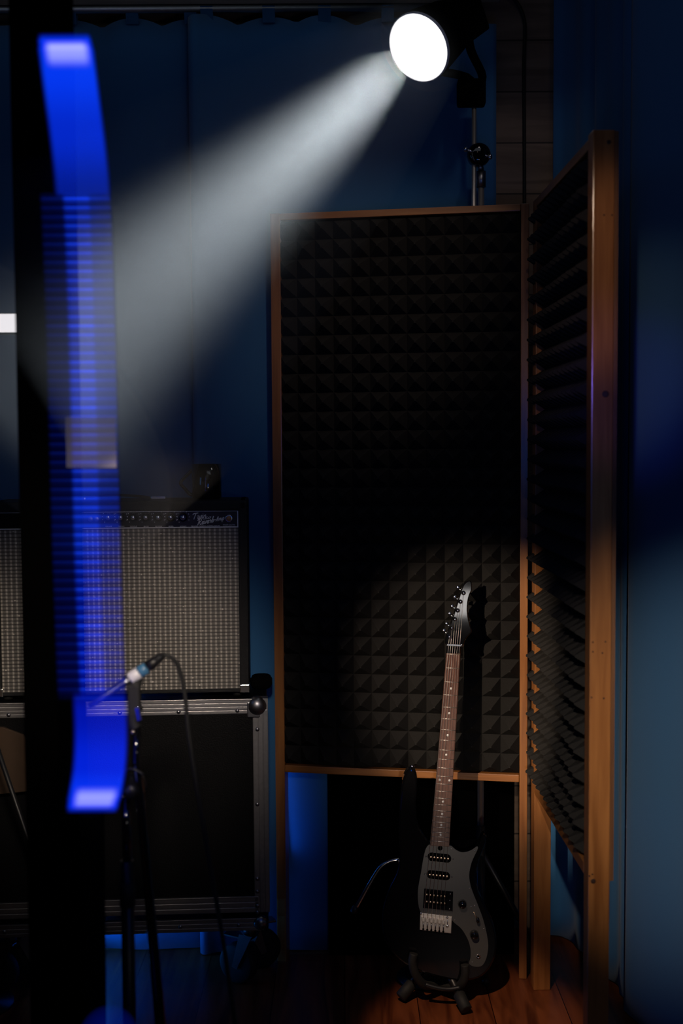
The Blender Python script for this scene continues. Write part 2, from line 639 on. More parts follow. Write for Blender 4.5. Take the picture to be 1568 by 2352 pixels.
# ------------------------------------------------------------------ curtains
def curtain(name, label, path, z0, z1, amp, wl, seed, tabs=None, rod_z=None, hem=0.0):
    rnd = random.Random(seed)
    ph = [rnd.uniform(0, 6.28) for _ in range(6)]
    pts = [Vector((p[0], p[1], 0)) for p in path]
    pts = spline(pts, 10)
    L = [0]
    for a, b in zip(pts, pts[1:]):
        L.append(L[-1] + (b - a).length)
    n = max(40, int(L[-1] / 0.012))
    cols = []
    for i in range(n + 1):
        s = L[-1] * i / n
        j = 0
        while j < len(L) - 2 and L[j + 1] < s:
            j += 1
        t = (s - L[j]) / max(1e-6, L[j + 1] - L[j])
        p = pts[j].lerp(pts[j + 1], t)
        tg = (pts[j + 1] - pts[j]).normalized()
        cols.append((s, p, Vector((tg.y, -tg.x, 0))))
    base = cols[0][1].copy()
    base.z = z0
    b = bmesh.new()
    nz = 40
    grid = []
    for s, p, nn in cols:
        col = []
        for k in range(nz + 1):
            t = k / nz
            a = amp * (0.65 + 0.35 * t)
            w = a * math.sin(2 * PI * s / wl + ph[0] + 0.5 * math.sin(2 * t + ph[3])) + 0.45 * a * math.sin(2 * PI * s / (wl * 0.57) + ph[1] + 0.7 * t) \
                + 0.2 * a * math.sin(2 * PI * s / (wl * 2.7) + ph[2])
            w *= min(1.0, s / 0.03)
            z = z0 + (z1 - z0) * t
            if tabs and t > 0.97:
                d = min(abs(p.x - tx) for tx in tabs)
                z -= 0.022 * min(1.0, (d / 0.08)) ** 2
            q = p + nn * w
            col.append(b.verts.new((q.x - base.x, q.y - base.y, z - z0)))
        grid.append(col)
    for A, B in zip(grid, grid[1:]):
        for k in range(nz):
            b.faces.new((A[k], B[k], B[k + 1], A[k + 1]))
    for f in b.faces:
        f.smooth = True
    me = bpy.data.meshes.new(name)
    b.to_mesh(me)
    b.free()
    me.materials.append(MT['curtain'])
    o = bpy.data.objects.new(name, me)
    C.objects.link(o)
    o.location = base
    md = o.modifiers.new('thickness', 'SOLIDIFY')
    md.thickness = 0.003
    md.offset = 0
    ROOTM[o.name] = Matrix.Translation(base)
    tag(o, label, 'curtain')
    if tabs:
        for tx in tabs:
            m = MB()
            y = path[0][1]
            w = 0.017
            prof = [(y - 0.004, z1 - 0.02), (y - 0.018, rod_z), (y - 0.010, rod_z + 0.016), (y, rod_z + 0.0185), (y + 0.010, rod_z + 0.016), (y + 0.018, rod_z), (y + 0.004, z1 - 0.02)]
            bb = bmesh.new()
            rows = [[bb.verts.new((tx + sx * w, yy, zz)) for sx in (-1, 1)] for yy, zz in prof]
            for A, B in zip(rows, rows[1:]):
                bb.faces.new((A[0], A[1], B[1], B[0]))
            bmesh.ops.solidify(bb, geom=bb.faces[:], thickness=0.002)
            m._add(bb)
            m.build('tab', 'curtain', o, True)
    return o


ROD_Z = U(700, 17, 3.30).z
def tabx(px):
    return U(px, 30, 3.30).x
CZ1 = ROD_Z - 0.020
curtain('curtain', 'dark blue curtain hanging behind the amplifier, left of the vertical curtain edge',
        [(-1.9, 3.31), (-1.2, 3.305), (-0.8, 3.312), (-0.405, 3.332)], 0.003, CZ1, 0.011, 0.34, 3,
        [tabx(p) for p in (160, 303, 437)], ROD_Z)
curtain('curtain', 'dark blue curtain hanging behind the left foam panel and the spotlight',
        [(U(440, 700, 3.29).x, 3.304), (U(441, 700, 3.29).x, 3.292), (U(452, 700, 3.28).x, 3.276), (U(490, 700, 3.28).x, 3.294), (-0.25, 3.31), (0.0, 3.316), (0.435, 3.322)], 0.003, CZ1, 0.009, 0.42, 11,
        [tabx(p) for p in (475, 617, 745, 890, 1010)], ROD_Z)
curtain('curtain', 'dark blue curtain in the corner directly behind the angled foam panel',
        [(0.605, 3.38), (0.66, 3.34), (0.69, 3.22), (0.715, 3.08), (0.74, 2.98)], 0.012, ZC - 0.02, 0.012, 0.16, 5)
curtain('curtain', 'wide blue curtain at the right edge of the photo, its lower half lit',
        [(0.713, 2.92), (0.745, 2.84), (0.795, 2.66), (0.85, 2.45), (0.93, 2.2), (1.0, 1.9)], 0.012, ZC - 0.02, 0.007, 0.55, 8)

rod = MB().tube([(XL + 0.01, 3.30, ROD_Z), (0.30, 3.30, ROD_Z)], 0.0135, 20)
rod.lathe((0.30, 3.30, ROD_Z), (1, 0, 0), [(0, 0.008), (0.004, 0.018), (0.02, 0.02), (0.034, 0.012), (0.04, 0)], 20)
tag(based(rod, 'curtain_rod', 'alu', (XL + 0.01, 3.30, ROD_Z)), 'silver curtain rod under the wooden beam', 'curtain rod')

cb = MB().tube(spline([(0.533, 3.435, 0.02), (0.532, 3.44, 1.0), (0.534, 3.44, 1.9), (0.531, 3.44, 2.5), (0.525, 3.43, 2.68), (0.44, 3.40, 2.76)]), 0.005, 8)
tag(based(cb, 'hanging_cable', 'rubber', (0.533, 3.435, 0.02)), 'black cable hanging down the plank wall behind the panels', 'cable')


# ------------------------------------------------------------------ foam panels
def foam_mesh(mb, x0, x1, z0, z1, nx, nz, ybase, ytip):
    """convoluted acoustic foam: rows of square pyramids on a slab; ytip toward the viewer"""
    b = bmesh.new()
    dx = (x1 - x0) / nx
    dz = (z1 - z0) / nz
    g = [[b.verts.new((x0 + i * dx, ybase, z0 + k * dz)) for k in range(nz + 1)] for i in range(nx + 1)]
    for i in range(nx):
        for k in range(nz):
            cx, cz = x0 + (i + .5) * dx, z0 + (k + .5) * dz
            e = 0.0022
            j = random.uniform(-0.0015, 0.0015)
            q = [b.verts.new((cx + sx * e, ytip + j, cz + sz * e)) for sx, sz in ((-1, -1), (1, -1), (1, 1), (-1, 1))]
            c = [g[i][k], g[i + 1][k], g[i + 1][k + 1], g[i][k + 1]]
            b.faces.new(q)
            for m in range(4):
                b.faces.new((c[m], c[(m + 1) % 4], q[(m + 1) % 4], q[m]))
    # slab behind
    bk = 0.02 if ybase > ytip else -0.02
    per = [g[0][k] for k in range(nz + 1)] + [g[i][nz] for i in range(1, nx + 1)] + [g[nx][k] for k in range(nz - 1, -1, -1)] + [g[i][0] for i in range(nx - 1, 0, -1)]
    bkv = [b.verts.new((v.co.x, v.co.y + bk, v.co.z)) for v in per]
    n = len(per)
    for i in range(n):
        b.faces.new((per[i], per[(i + 1) % n], bkv[(i + 1) % n], bkv[i]))
    b.faces.new(bkv)
    bmesh.ops.recalc_face_normals(b, faces=b.faces[:])
    mb._add(b)


PL = U(625, 1020, 3.24)
PR = U(1213, 1020, 3.12)
ang1 = math.atan2(PR.y - PL.y, PR.x - PL.x)
F1 = Frame((PL.x, PL.y, 0), ang1)
wid1 = math.hypot(PR.x - PL.x, PR.y - PL.y)
TOP = 2.084
BOT = 0.553
p1 = thing('foam_panel', 'tall wood-framed panel of black pyramid foam behind the guitar', 'acoustic panel', F1.o, ang1)
pw = 0.021
MB().box(0, pw + 0.006, 0, 0.045, 0, TOP, 0.002).build('post', 'pine', p1)
MB().box(wid1 - pw, wid1, 0, 0.045, 0, TOP, 0.002).build('post', 'pine', p1)
MB().box(pw + 0.0065, wid1 - pw - 0.001, 0.0, 0.045, TOP - 0.019, TOP - 0.0005, 0.002).build('rail', 'pine_x', p1)
MB().box(pw + 0.0065, wid1 - pw - 0.001, 0.0, 0.045, BOT - 0.010, BOT + 0.010, 0.002).build('rail', 'pine_x', p1)
MB().box(0.001, wid1 - 0.001, 0.0455, 0.052, BOT - 0.01, TOP).build('backing_board', 'ply', p1)
m = MB()
foam_mesh(m, pw - 0.002, wid1 - pw - 0.001, BOT + 0.011, TOP - 0.020, 13, 29, 0.018, -0.022)
m.build('foam', 'foam', p1)

# angled panel on the right, nearly edge on: its own x runs from the hinge to the near post
HX, HY = U(1222, 1020, 3.10).x, 3.10
NX, NY = U(1357, 1020, 2.43).x, 2.43
a2 = math.atan2(NY - HY, NX - HX)
wid2 = math.hypot(NX - HX, NY - HY)
p2 = thing('foam_panel', 'angled wood-framed foam panel on the right, seen almost edge on with its front post', 'acoustic panel', (HX, HY, 0), a2)
# own y axis points to the camera's right (away from the foam face)
PT = 0.045
MB().box(0, 0.045, 0, PT, 0, TOP, 0.002).build('post', 'pine', p2)
post = MB().box(wid2 - 0.045, wid2, 0, PT, 0, TOP + 0.008, 0.0025).build('post', 'pine', p2)
MB().box(0.0455, wid2 - 0.0455, 0, PT, TOP - 0.022, TOP - 0.001, 0.002).build('rail', 'pine_x', p2)
MB().box(0.0455, wid2 - 0.0455, 0, PT, BOT - 0.02, BOT + 0.006, 0.002).build('rail', 'pine_x', p2)
m = MB()
for k in range(3):
    m.box(0.001, wid2 - 0.001 * k - 0.0005, PT + 0.0004 + 0.003 * k, PT + 0.0026 + 0.003 * k, BOT - 0.02, TOP + 0.006)
m.build('plywood_back', 'ply', p2)
m = MB()
foam_mesh(m, 0.0, wid2 - 0.047, BOT + 0.007, TOP - 0.023, 13, 29, 0.024, -0.018)
m.bm.verts.ensure_lookup_table()
m.build('foam', 'foam', p2)
# knots and screw holes on the near post face (own plane x = wid2)
F2 = Frame((HX, HY, 0), a2)
def on_post(px, py):
    r = F2.d @ ray(px, py)
    c = F2.Mi @ CAM
    t = (wid2 - c.x) / r.x
    return c + r * t
for px, py, rr in ((1398, 326, 5), (1390, 905, 8), (1362, 2024, 6)):
    q = on_post(px, py)
    MB().lathe((wid2 - 0.001, q.y, q.z), (1, 0, 0), [(0, rr * 0.0009), (0.0013, rr * 0.0009), (0.0015, rr * 0.0007), (0.0015, 0)], 16).build('knot' if rr == 8 else 'screw_hole', 'knot', p2)
for px, py in ((1387, 494), (1405, 494), (1361, 1475), (1390, 1474), (1361, 1497), (1383, 1500), (1358, 1602), (1386, 1604), (1353, 2012), (1360, 2008)):
    q = on_post(px, py)
    MB().lathe((wid2 - 0.001, q.y, q.z), (1, 0, 0), [(0, 0.0019), (0.0012, 0.0019), (0.0014, 0.0012), (0.0014, 0)], 10).build('screw_hole', 'knot', p2)


# ------------------------------------------------------------------ flight case with amplifier
AMP_A = 0.057
FC = Frame((U(609, 1020, 3.05).x, 3.05, 0), AMP_A)
case = thing('flight_case', 'black flight case with aluminium edges under the amplifier', 'flight case', FC.o, AMP_A)
CD = 0.19
cw = -0.76
def cz(py, px=450):
    return FC.hit(px, py)[1]
ctop = cz(1607); clid0 = cz(2062); clid1 = cz(2099); cb1 = cz(2112); cb0 = cz(2141)
ctopb = cz(1641)
MB().box(cw + 0.004, -0.004, 0.004, CD, clid1, ctop - 0.003, 0.003).build('lid', 'caseply', case)
MB().box(cw + 0.004, -0.004, 0.004, CD, cb0 + 0.002, cb1 + 0.001, 0.003).build('base', 'caseply', case)


def rail_x(name, x0, x1, z0, z1, n=4):
    """extruded aluminium edge with ridges"""
    m = MB()
    m.box(x0, x1, 0.0, 0.004, z0, z1)
    h = (z1 - z0) / n
    for k in range(n):
        m.box(x0, x1, -0.0022, 0.0002, z0 + k * h + h * 0.12, z0 + k * h + h * 0.88, 0.0008)
    m.box(x0, x1, -0.003, 0.0002, z1 - 0.0035, z1, 0.0008)
    return m.build(name, 'alu', case)


def rivets(parent, xs, z):
    for x in xs:
        MB().lathe((x, -0.0015, z), (0, -1, 0), [(0, 0.0058), (0.0015, 0.0052), (0.003, 0.003), (0.0035, 0)], 14).build('rivet', 'steel', parent)


r = rail_x('top_rail', cw, -0.02, ctopb, ctop)
rivets(r, [FC.hit(px, 1632)[0] for px in (20, 275, 410, 545)], cz(1634))
r = rail_x('lid_rail', cw, -0.030, clid1, clid0, 3)
r = rail_x('base_rail', cw, -0.016, cb0, cb1, 3)
rivets(r, [FC.hit(px, 2125)[0] for px in (10, 414, 548)], cz(2127))
xr0 = FC.hit(582, 1800)[0]
m = MB()
m.box(xr0, 0.0, 0.0, CD * 0.16, clid1, ctop)
for k in range(3):
    h = -xr0 / 3
    m.box(xr0 + k * h + 0.001, xr0 + (k + 1) * h - 0.001, -0.0022, 0.0002, clid1, ctop - 0.03, 0.0008)
r = m.build('side_rail', 'alu', case)
for py in (1675, 1847, 2018, 2047, 2080, 2095):
    rivets(r, [FC.hit(591, py)[0]], cz(py, 591))
q = FC.P(590, 1622)
MB().ball((q.x, 0.006, q.z), 0.026, 1, .8, 1).box(q.x - 0.026, q.x + 0.008, -0.004, 0.004, q.z - 0.030, q.z + 0.012, 0.003).build('corner_ball', 'steel', case)
q = FC.P(598, 2120)
MB().ball((q.x, 0.004, q.z), 0.020, 1, .8, 1).build('corner_ball', 'steel', case)


def caster(x, y, z0, ang):
    T = Matrix.Translation((x, y, 0)) @ Matrix.Rotation(ang, 4, 'Z')
    br = MB()
    br.box(-0.035, 0.035, -0.03, 0.03, z0 - 0.004, z0, 0.001, T=T)
    br.tube([(0, 0, z0 - 0.004), (0, 0, z0 - 0.03)], 0.018, 16, T=T)
    for s in (-1, 1):
        pr_ = [(-0.02, z0 - 0.028), (0.02, z0 - 0.028), (0.045, 0.05), (0.03, 0.045)]
        b_ = bmesh.new()
        A = [b_.verts.new((px_, s * 0.019, pz)) for px_, pz in pr_]
        B = [b_.verts.new((px_, s * 0.022, pz)) for px_, pz in pr_]
        b_.faces.new(A); b_.faces.new(B[::-1])
        for i in range(4):
            b_.faces.new((A[i], A[(i + 1) % 4], B[(i + 1) % 4], B[i]))
        br._add(b_, T)
    c = br.build('caster', 'steel', case)
    w = MB()
    o = T @ Vector((0.036, -0.016, 0.055)); ax = T.to_3x3() @ Vector((0, 1, 0))
    w.lathe(o, ax, [(0, 0.02), (0.0, 0.046), (0.004, 0.054), (0.028, 0.054), (0.032, 0.046), (0.032, 0.02)], 28)
    w.build('wheel', 'rubber', c)
    k = MB().box(-0.01, 0.075, -0.018, 0.018, 0.128, 0.134, 0.002, T=T)
    k.build('brake_pedal', 'steel', c)
    return c


for x, y, a in ((-0.06, 0.145, 0.35), (cw + 0.07, 0.145, 0.2), (-0.055, 0.05, 2.6), (cw + 0.07, 0.05, 2.8)):
    caster(x, y, cb0 + 0.001, a)

# amplifier
FA = Frame((U(566, 1020, 3.07).x, 3.07, 0), AMP_A)
az = ctop
amp = thing('guitar_amplifier', 'black guitar combo amplifier with silver grille cloth on the flight case', 'amplifier', (FA.o.x, FA.o.y, az), AMP_A)
AD = 0.20
atop = FA.hit(450, 1150)[1] - az
abot = 0.012
aw = -0.665
gx1 = FA.hit(549, 1400)[0]
gx0 = aw + 0.022
pz1 = FA.hit(450, 1174)[1] - az
pz0 = FA.hit(450, 1212.5)[1] - az
gz0 = FA.hit(450, 1584)[1] - az
m = MB()
m.box(aw, gx0, 0.0, AD, abot, atop, 0.006)
m.box(gx1, 0.0, 0.0, AD, abot, atop, 0.006)
m.box(aw, 0.0, 0.0, AD, pz1, atop, 0.007)
m.box(aw, 0.0, 0.0, AD, abot, gz0, 0.006)
m.box(aw + 0.005, -0.005, 0.03, AD - 0.003, abot + 0.005, atop - 0.005)
m.build('cabinet', 'tolex', amp)
MB().box(gx0, gx1, 0.008, 0.032, gz0, pz0).build('grille', 'grille', amp)
cp = MB().box(gx0, gx1, 0.006, 0.032, pz0, pz1).build('control_panel', 'panelblack', amp)
lw = 0.0016
m = MB()
m.box(gx0, gx1, 0.0045, 0.0065, pz0, pz0 + lw * 1.5)
m.box(gx0, gx1, 0.0045, 0.0065, pz1 - lw * 0.8, pz1)
m.box(gx1 - lw * 1.4, gx1, 0.0045, 0.0065, pz0, pz1)
m.box(gx0, gx0 + lw * 1.4, 0.0045, 0.0065, pz0, pz1)
m.build('panel_border', 'silver', cp)


def A(px, py, y=0.006):
    x, z = FA.hit(px, py, y)
    return Vector((x, y, z - az))


kx = [249.5, 278, 306.5, 335.5, 364, 392.5, 420.5]
kx = kx[::1] + [249.5 - 28.5 * k for k in (2.8, 3.8, 4.8, 5.8)]
for px in kx:
    c = A(px, 1188)
    kb = MB().lathe(c, (0, -1, 0), [(0, 0.0115), (0.003, 0.0115), (0.006, 0.0085), (0.016, 0.0075)], 24).build('knob', 'gloss', cp)
    MB().lathe(c + Vector((0, -0.0162, 0)), (0, -1, 0), [(0, 0.0062), (0.0006, 0.0062), (0.0022, 0.004), (0.0026, 0)], 20).build('knob_cap', 'chrome', kb)
    tk = MB()
    for k in range(10):
        a = math.radians(-60 - 27 * k - 13)
        a = math.radians(230 - 28.5 * k)
        p = c + Vector((math.cos(a) * 0.0165, 0, math.sin(a) * 0.0165))
        tk.box(p.x - 0.0009, p.x + 0.0009, c.y - 0.0006, c.y + 0.0002, p.z - 0.0009, p.z + 0.0009)
    tk.build('tick_marks', 'silver', kb)
for px in (208, 222):
    c = A(px, 1192)
    MB().lathe(c, (0, -1, 0), [(0, 0.007), (0.002, 0.007), (0.003, 0.005), (0.0031, 0.0)], 16).build('input_jack', 'steel', cp)
c = A(525.5, 1191)
MB().lathe(c, (0, -1, 0), [(0, 0.0105), (0.002, 0.0105), (0.004, 0.0095), (0.004, 0.008)], 24).build('lamp_bezel', 'chrome', cp)
MB().lathe(c, (0, -1, 0), [(0.002, 0.008), (0.006, 0.0068), (0.009, 0.004), (0.010, 0)], 8).build('jewel_light', 'jewel', cp)

# script lettering drawn with strokes: letters in a unit box
STK = {
    'T': (1.0, [[(0.0, .80), (.06, .95), (.25, 1.0), (.95, 1.02)], [(.55, 1.0), (.45, .5), (.36, 0)]]),
    'w': (.85, [[(0, .5), (.08, .55), (.10, .1), (.2, 0), (.35, .15), (.42, .5), (.42, .1), (.52, 0), (.68, .18), (.74, .52), (.85, .45)]]),
    'i': (.3, [[(.02, .5), (.05, .05), (.12, 0), (.28, .15)], [(.08, .72), (.11, .74)]]),
    'n': (.75, [[(.05, .5), (.05, 0)], [(.05, .25), (.22, .5), (.36, .48), (.40, .05), (.48, 0), (.75, .2)]]),
    'R': (.85, [[(.15, 0), (.25, .5), (.32, .98)], [(.0, .8), (.1, .98), (.4, 1.05), (.68, .9), (.62, .62), (.28, .5), (.45, .4), (.62, .02), (.82, .05)]]),
    'e': (.48, [[(.0, .12), (.3, .3), (.28, .48), (.14, .48), (.05, .2), (.15, 0), (.32, .02), (.48, .15)]]),
    'v': (.5, [[(0, .4), (.08, .5), (.15, .02), (.34, .25), (.38, .5), (.5, .45)]]),
    'r': (.42, [[(0, .3), (.08, .55), (.12, .42), (.26, .42), (.26, .08), (.32, 0), (.42, .12)]]),
    'b': (.5, [[(0, .2), (.2, .95), (.14, 1.0), (.08, .6), (.08, .05), (.22, 0), (.36, .2), (.26, .45), (.12, .35)], [(.36, .3), (.5, .35)]]),
    '-': (.4, [[(.05, .35), (.35, .35)]]),
    'A': (.75, [[(0, .0), (.15, .1), (.5, .95), (.52, 0), (.62, .05)], [(.2, .38), (.55, .38)]]),
    'm': (.9, [[(.02, .48), (.04, 0)], [(.04, .25), (.18, .5), (.28, .42), (.30, 0)], [(.30, .25), (.46, .5), (.56, .42), (.58, .05), (.66, 0), (.9, .2)]]),
    'p': (.6, [[(.08, .5), (.0, -.45)], [(.06, .3), (.24, .52), (.40, .4), (.34, .08), (.16, 0), (.06, .1)]]),
}


def script(txt, x0, y0, size, ang, slant, wscale, name):
    m = MB()
    x = 0
    ca, sa = math.cos(ang), math.sin(ang)
    for ch in txt:
        adv, strokes = STK[ch]
        for st in strokes:
            pts = []
            for u, v in st:
                lx = (x + u * wscale + v * slant) * size
                ly = v * size
                pts.append((x0 + lx * ca - ly * sa * 0 , y0 - ly - lx * sa))
            P3 = [A(a, b, 0.0048) for a, b in pts]
            m.tube(spline(P3, 4) if len(P3) > 2 else P3, 0.0011, 6)
        x += adv * wscale
    return m


m = script('Twin', 440.5, 1193.5, 13.0, 0.13, 0.22, 0.94, 'w')
m.tube(spline([A(x, y, 0.0048) for x, y in ((477, 1189), (484, 1186.5), (482, 1190), (474, 1191.5), (466, 1192.5))], 4), 0.0008, 6)
m.build('lettering', 'silver', cp)
m = script('Reverb', 452, 1206.5, 12.5, 0.20, 0.2, 1.0, 'w')
m.build('lettering', 'silver', cp)
m = script('-Amp', 491.5, 1197.5, 10.0, 0.17, 0.15, 0.92, 'w')
m.build('lettering', 'silver', cp)


def printed(txt, px, py, hpx, width_px):
    cu = bpy.data.curves.new('txt', 'FONT')
    cu.body = txt
    cu.align_x = 'CENTER'
    cu.extrude = 0.0
    cu.size = 1.0
    t = bpy.data.objects.new('txt', cu)
    C.objects.link(t)
    bpy.context.view_layer.update()
    me = bpy.data.meshes.new_from_object(t)
    bpy.data.objects.remove(t)
    xs = [v.co.x for v in me.vertices]; ys = [v.co.y for v in me.vertices]
    c = A(px, py, 0.0054)
    k = 3.07 / FPX
    sx = width_px * k / max(1e-6, max(xs) - min(xs))
    sy = hpx * k / max(1e-6, max(ys) - min(ys))
    b = bmesh.new()
    b.from_mesh(me)
    for v in b.verts:
        v.co = Vector((c.x + v.co.x * sx, c.y, c.z + v.co.y * sy))
    bpy.data.meshes.remove(me)
    mb = MB()
    mb._add(b)
    return mb.build('lettering', 'silver', cp)


for t, px in zip(('VOLUME', 'TREBLE', 'MIDDLE', 'BASS', 'REVERB', 'SPEED', 'INTENSITY'), kx):
    printed(t, px, 1210.3, 2.6, 15 if t not in ('BASS', 'SPEED') else 11)
printed('FENDER MUSICAL INSTRUMENTS', 472, 1209.5, 2.6, 66)
printed('FENDER ELECTRIC', 526, 1206.5, 2.3, 28)
printed('INSTRUMENT CO', 526, 1210.2, 2.3, 28)

# handle strap, corner, feet
hz = atop
hd = MB()
hp = [A(p, q_, 0.09) for p, q_ in ((186, 1146), (205, 1141), (250, 1137.5), (285, 1137.5), (330, 1141), (350, 1146))]
for a_, b_ in zip(spline(hp, 4), spline(hp, 4)[1:]):
    pass
sp_ = spline(hp, 4)
bb = bmesh.new()
rows = [[bb.verts.new((p.x, 0.09 + sy * 0.012, p.z + sz * 0.003)) for sy, sz in ((-1, -1), (1, -1), (1, 1), (-1, 1))] for p in sp_]
for A_, B_ in zip(rows, rows[1:]):
    for k in range(4):
        bb.faces.new((A_[k], A_[(k + 1) % 4], B_[(k + 1) % 4], B_[k]))
bb.faces.new(rows[0][::-1]); bb.faces.new(rows[-1])
hd._add(bb)
handle = hd.build('handle', 'rubber', amp)
for px in (181, 364):
    c = A(px, 1147, 0.09)
    MB().box(c.x - 0.020, c.x + 0.020, 0.075, 0.105, atop - 0.001, atop + 0.009, 0.003).build('handle_cap', 'chrome', handle)
for sx in (0, 1):
    x0 = -0.024 if sx == 0 else aw
    MB().box(x0 - (0.0 if sx == 0 else 0.001), x0 + 0.025, -0.0015, 0.03, abot - 0.001, abot + 0.021, 0.002).build('corner_guard', 'nickel', amp)
    for y in (0.03, AD - 0.03):
        MB().lathe((x0 + 0.012 + (0.02 if sx else -0.02), y, 0), (0, 0, 1), [(0, 0.012), (0.0125, 0.014)], 16).build('foot', 'rubber', amp)

# mug on the amplifier
mc = A(475, 1146, 0.10)
mug = thing('mug', 'black mug with an angular shiny handle on top of the amplifier', 'mug',
            FA.M @ Vector((mc.x, 0.10, az + atop + 0.001)), 0)
mh = 0.093
MB().lathe((0, 0, 0), (0, 0, 1), [(0, 0.034), (0.003, 0.039), (0.03, 0.040), (mh, 0.040), (mh, 0.037), (0.006, 0.035), (0.006, 0)], 40).build('body', 'gloss', mug)
MB().tube(spline([(-0.0375, 0, 0.078), (-0.052, 0, 0.064), (-0.066, 0, 0.050), (-0.070, 0, 0.040), (-0.060, 0, 0.028), (-0.048, 0, 0.014), (-0.037, 0, 0.008)], 5), 0.0045, 10).build('handle', 'gloss', mug)

# small black pouch behind the amplifier
q = FC.M @ Vector((0.010, 0.085, 0))
pz = FC.hit(596, 1549, 0.085)[1]
pm = MB().box(-0.03, 0.030, -0.02, 0.06, 0, pz - ctop - 0.012, 0.022, 4)
o = pm.build('pouch', 'matt')
o.location = (q.x - 0.030, q.y + 0.03, ctop + 0.0005)
o.rotation_euler = (0, 0, AMP_A)
tag(o, 'small black padded pouch beside the amplifier at the case corner', 'pouch')

# brown board leaning on the case at the far left
q = FC.P(0, 1760, -0.03)
bmx = MB()
x0 = FC.hit(-60, 1700, -0.03)[0]; x1 = FC.hit(72, 1700, -0.03)[0]
z0 = FC.hit(10, 1828, -0.03)[1]; z1 = FC.hit(10, 1670, -0.03)[1]
ol = [(x0, z0 + 0.0), (x1, z0 + 0.012), (x1 + 0.004, z1 - 0.07), (x1 - 0.02, z1 - 0.02), (x1 - 0.07, z1), (x0, z1 + 0.005)]
bmx.prism([Vector((x, -0.034, z)) for x, z in ol], [Vector((x, -0.024, z)) for x, z in ol], 0.002, 2)
bmesh.ops.transform(bmx.bm, matrix=FC.M, verts=bmx.bm.verts)
# legs of the board's easel
lg = MB().tube([(0, -0.029, z0 + 0.01), (0, -0.029, 0.0)], 0.006, 10)
ea = thing('music_stand', 'brown music stand desk at the far left in front of the flight case', 'music stand', FC.M @ Vector(((x0 + x1) / 2 - 0.08, -0.02, 0)), AMP_A)
bmx.build('desk', 'brownpaper', ea, True)
xm = (x0 + x1) / 2 - 0.08
MB().tube([FC.M @ Vector((xm, -0.018, 0.02)), FC.M @ Vector((xm, -0.018, z0 + 0.10))], 0.008, 12).build('pole', 'black', ea, True)
MB().lathe(FC.M @ Vector((xm, -0.018, 0)), (0, 0, 1), [(0, 0.09), (0.008, 0.09), (0.02, 0.02), (0.03, 0.012)], 28).build('base', 'black', ea, True)


# ------------------------------------------------------------------ spotlight
LC = U(966, 106, 2.95)
D = Vector((-0.55, -0.62, -0.55)).normalized()
BEAM = (-0.515, -0.605, -0.61)
LR = 0.0785
e1 = D.cross(Vector((0, 0, 1))).normalized()
e2 = e1.cross(D).normalized()
lamp = thing('spotlight', 'black stage spotlight with a glowing white lens at the top', 'stage light', LC - Vector((0, 0, 0.12)))
MB().lathe(LC + D * -0.02, D, [(-0.17, 0.0), (-0.17, 0.035), (-0.15, 0.055), (-0.10, 0.070), (0.0, LR + 0.006), (0.026, LR + 0.007), (0.026, LR + 0.0022), (0.012, LR+0.001), (0.010, 0.0)], 48).build('housing', 'matt', lamp, True)
lens = MB().lathe(LC, D, [(0.011, LR + 0.002), (0.017, LR - 0.002), (0.022, LR * .7), (0.025, LR * 0.35), (0.026, 0)], 48).build('lens', 'lens', lamp, True)
rm = MB()
rm.lathe(LC, D, [(-0.002, LR + 0.0065), (0.012, LR + 0.0065), (0.014, LR + 0.0045), (0.012, LR + 0.0022), (0.0, LR + 0.0022)], 48)
rim = rm.build('rim', 'white', lamp, True)
for s in ((-0.35, 0.92), (0.62, -0.76)):
    c = LC + D * 0.015 + (e1 * -s[0] + e2 * s[1]) * (LR - 0.006)
    MB().lathe(c, D, [(0, 0.0030), (0.002, 0.0028), (0.0022, 0)], 12).build('screw', 'matt', rim, True)
# yoke: bracket around the housing
hc = LC - D * 0.09
STX = U(1087, 1020, 3.20).x
yk = MB()
foot = Vector((STX, 3.19, U(1080, 236, 3.19).z))
for s in (-1, 1):
    a = hc + e1 * s * 0.088
    yk.tube(spline([a, a + Vector((0.01, 0.03, -0.05)), foot + Vector((0.02 * -s, -0.02, 0.06)), foot + Vector((0, 0, 0.02))], 5), 0.011, 8)
    yk.tube([hc + e1 * s * 0.070, hc + e1 * s * 0.105], 0.014, 16)
yk.build('yoke', 'matt', lamp, True)
# rear driver box
T = Matrix.Translation(LC - D * 0.21) @ Matrix((e1, e2, -D)).transposed().to_4x4()
bx_ = MB().box(-0.045, 0.045, -0.055, 0.055, -0.05, 0.04, 0.01, T=T)
bx_.build('driver_box', 'matt', lamp, True)
# accessory frame bracket seen as a thin line above the lens
MB().tube([U(965, 31, 2.93), U(1035, 38, 3.02)], 0.003, 8).build('wire_guard', 'alu', lamp, True)
MB().box(foot.x - 0.045, foot.x + 0.03, foot.y - 0.02, foot.y + 0.02, foot.z - 0.01, foot.z + 0.06, 0.008).build('clamp', 'matt', lamp, True)
spot('spotlight_beam', LC + D * 0.04, LC + D * 0.04 + Vector(BEAM), 1000, (0.88, 0.96, 1.0), 18, 1.0, 0.06)

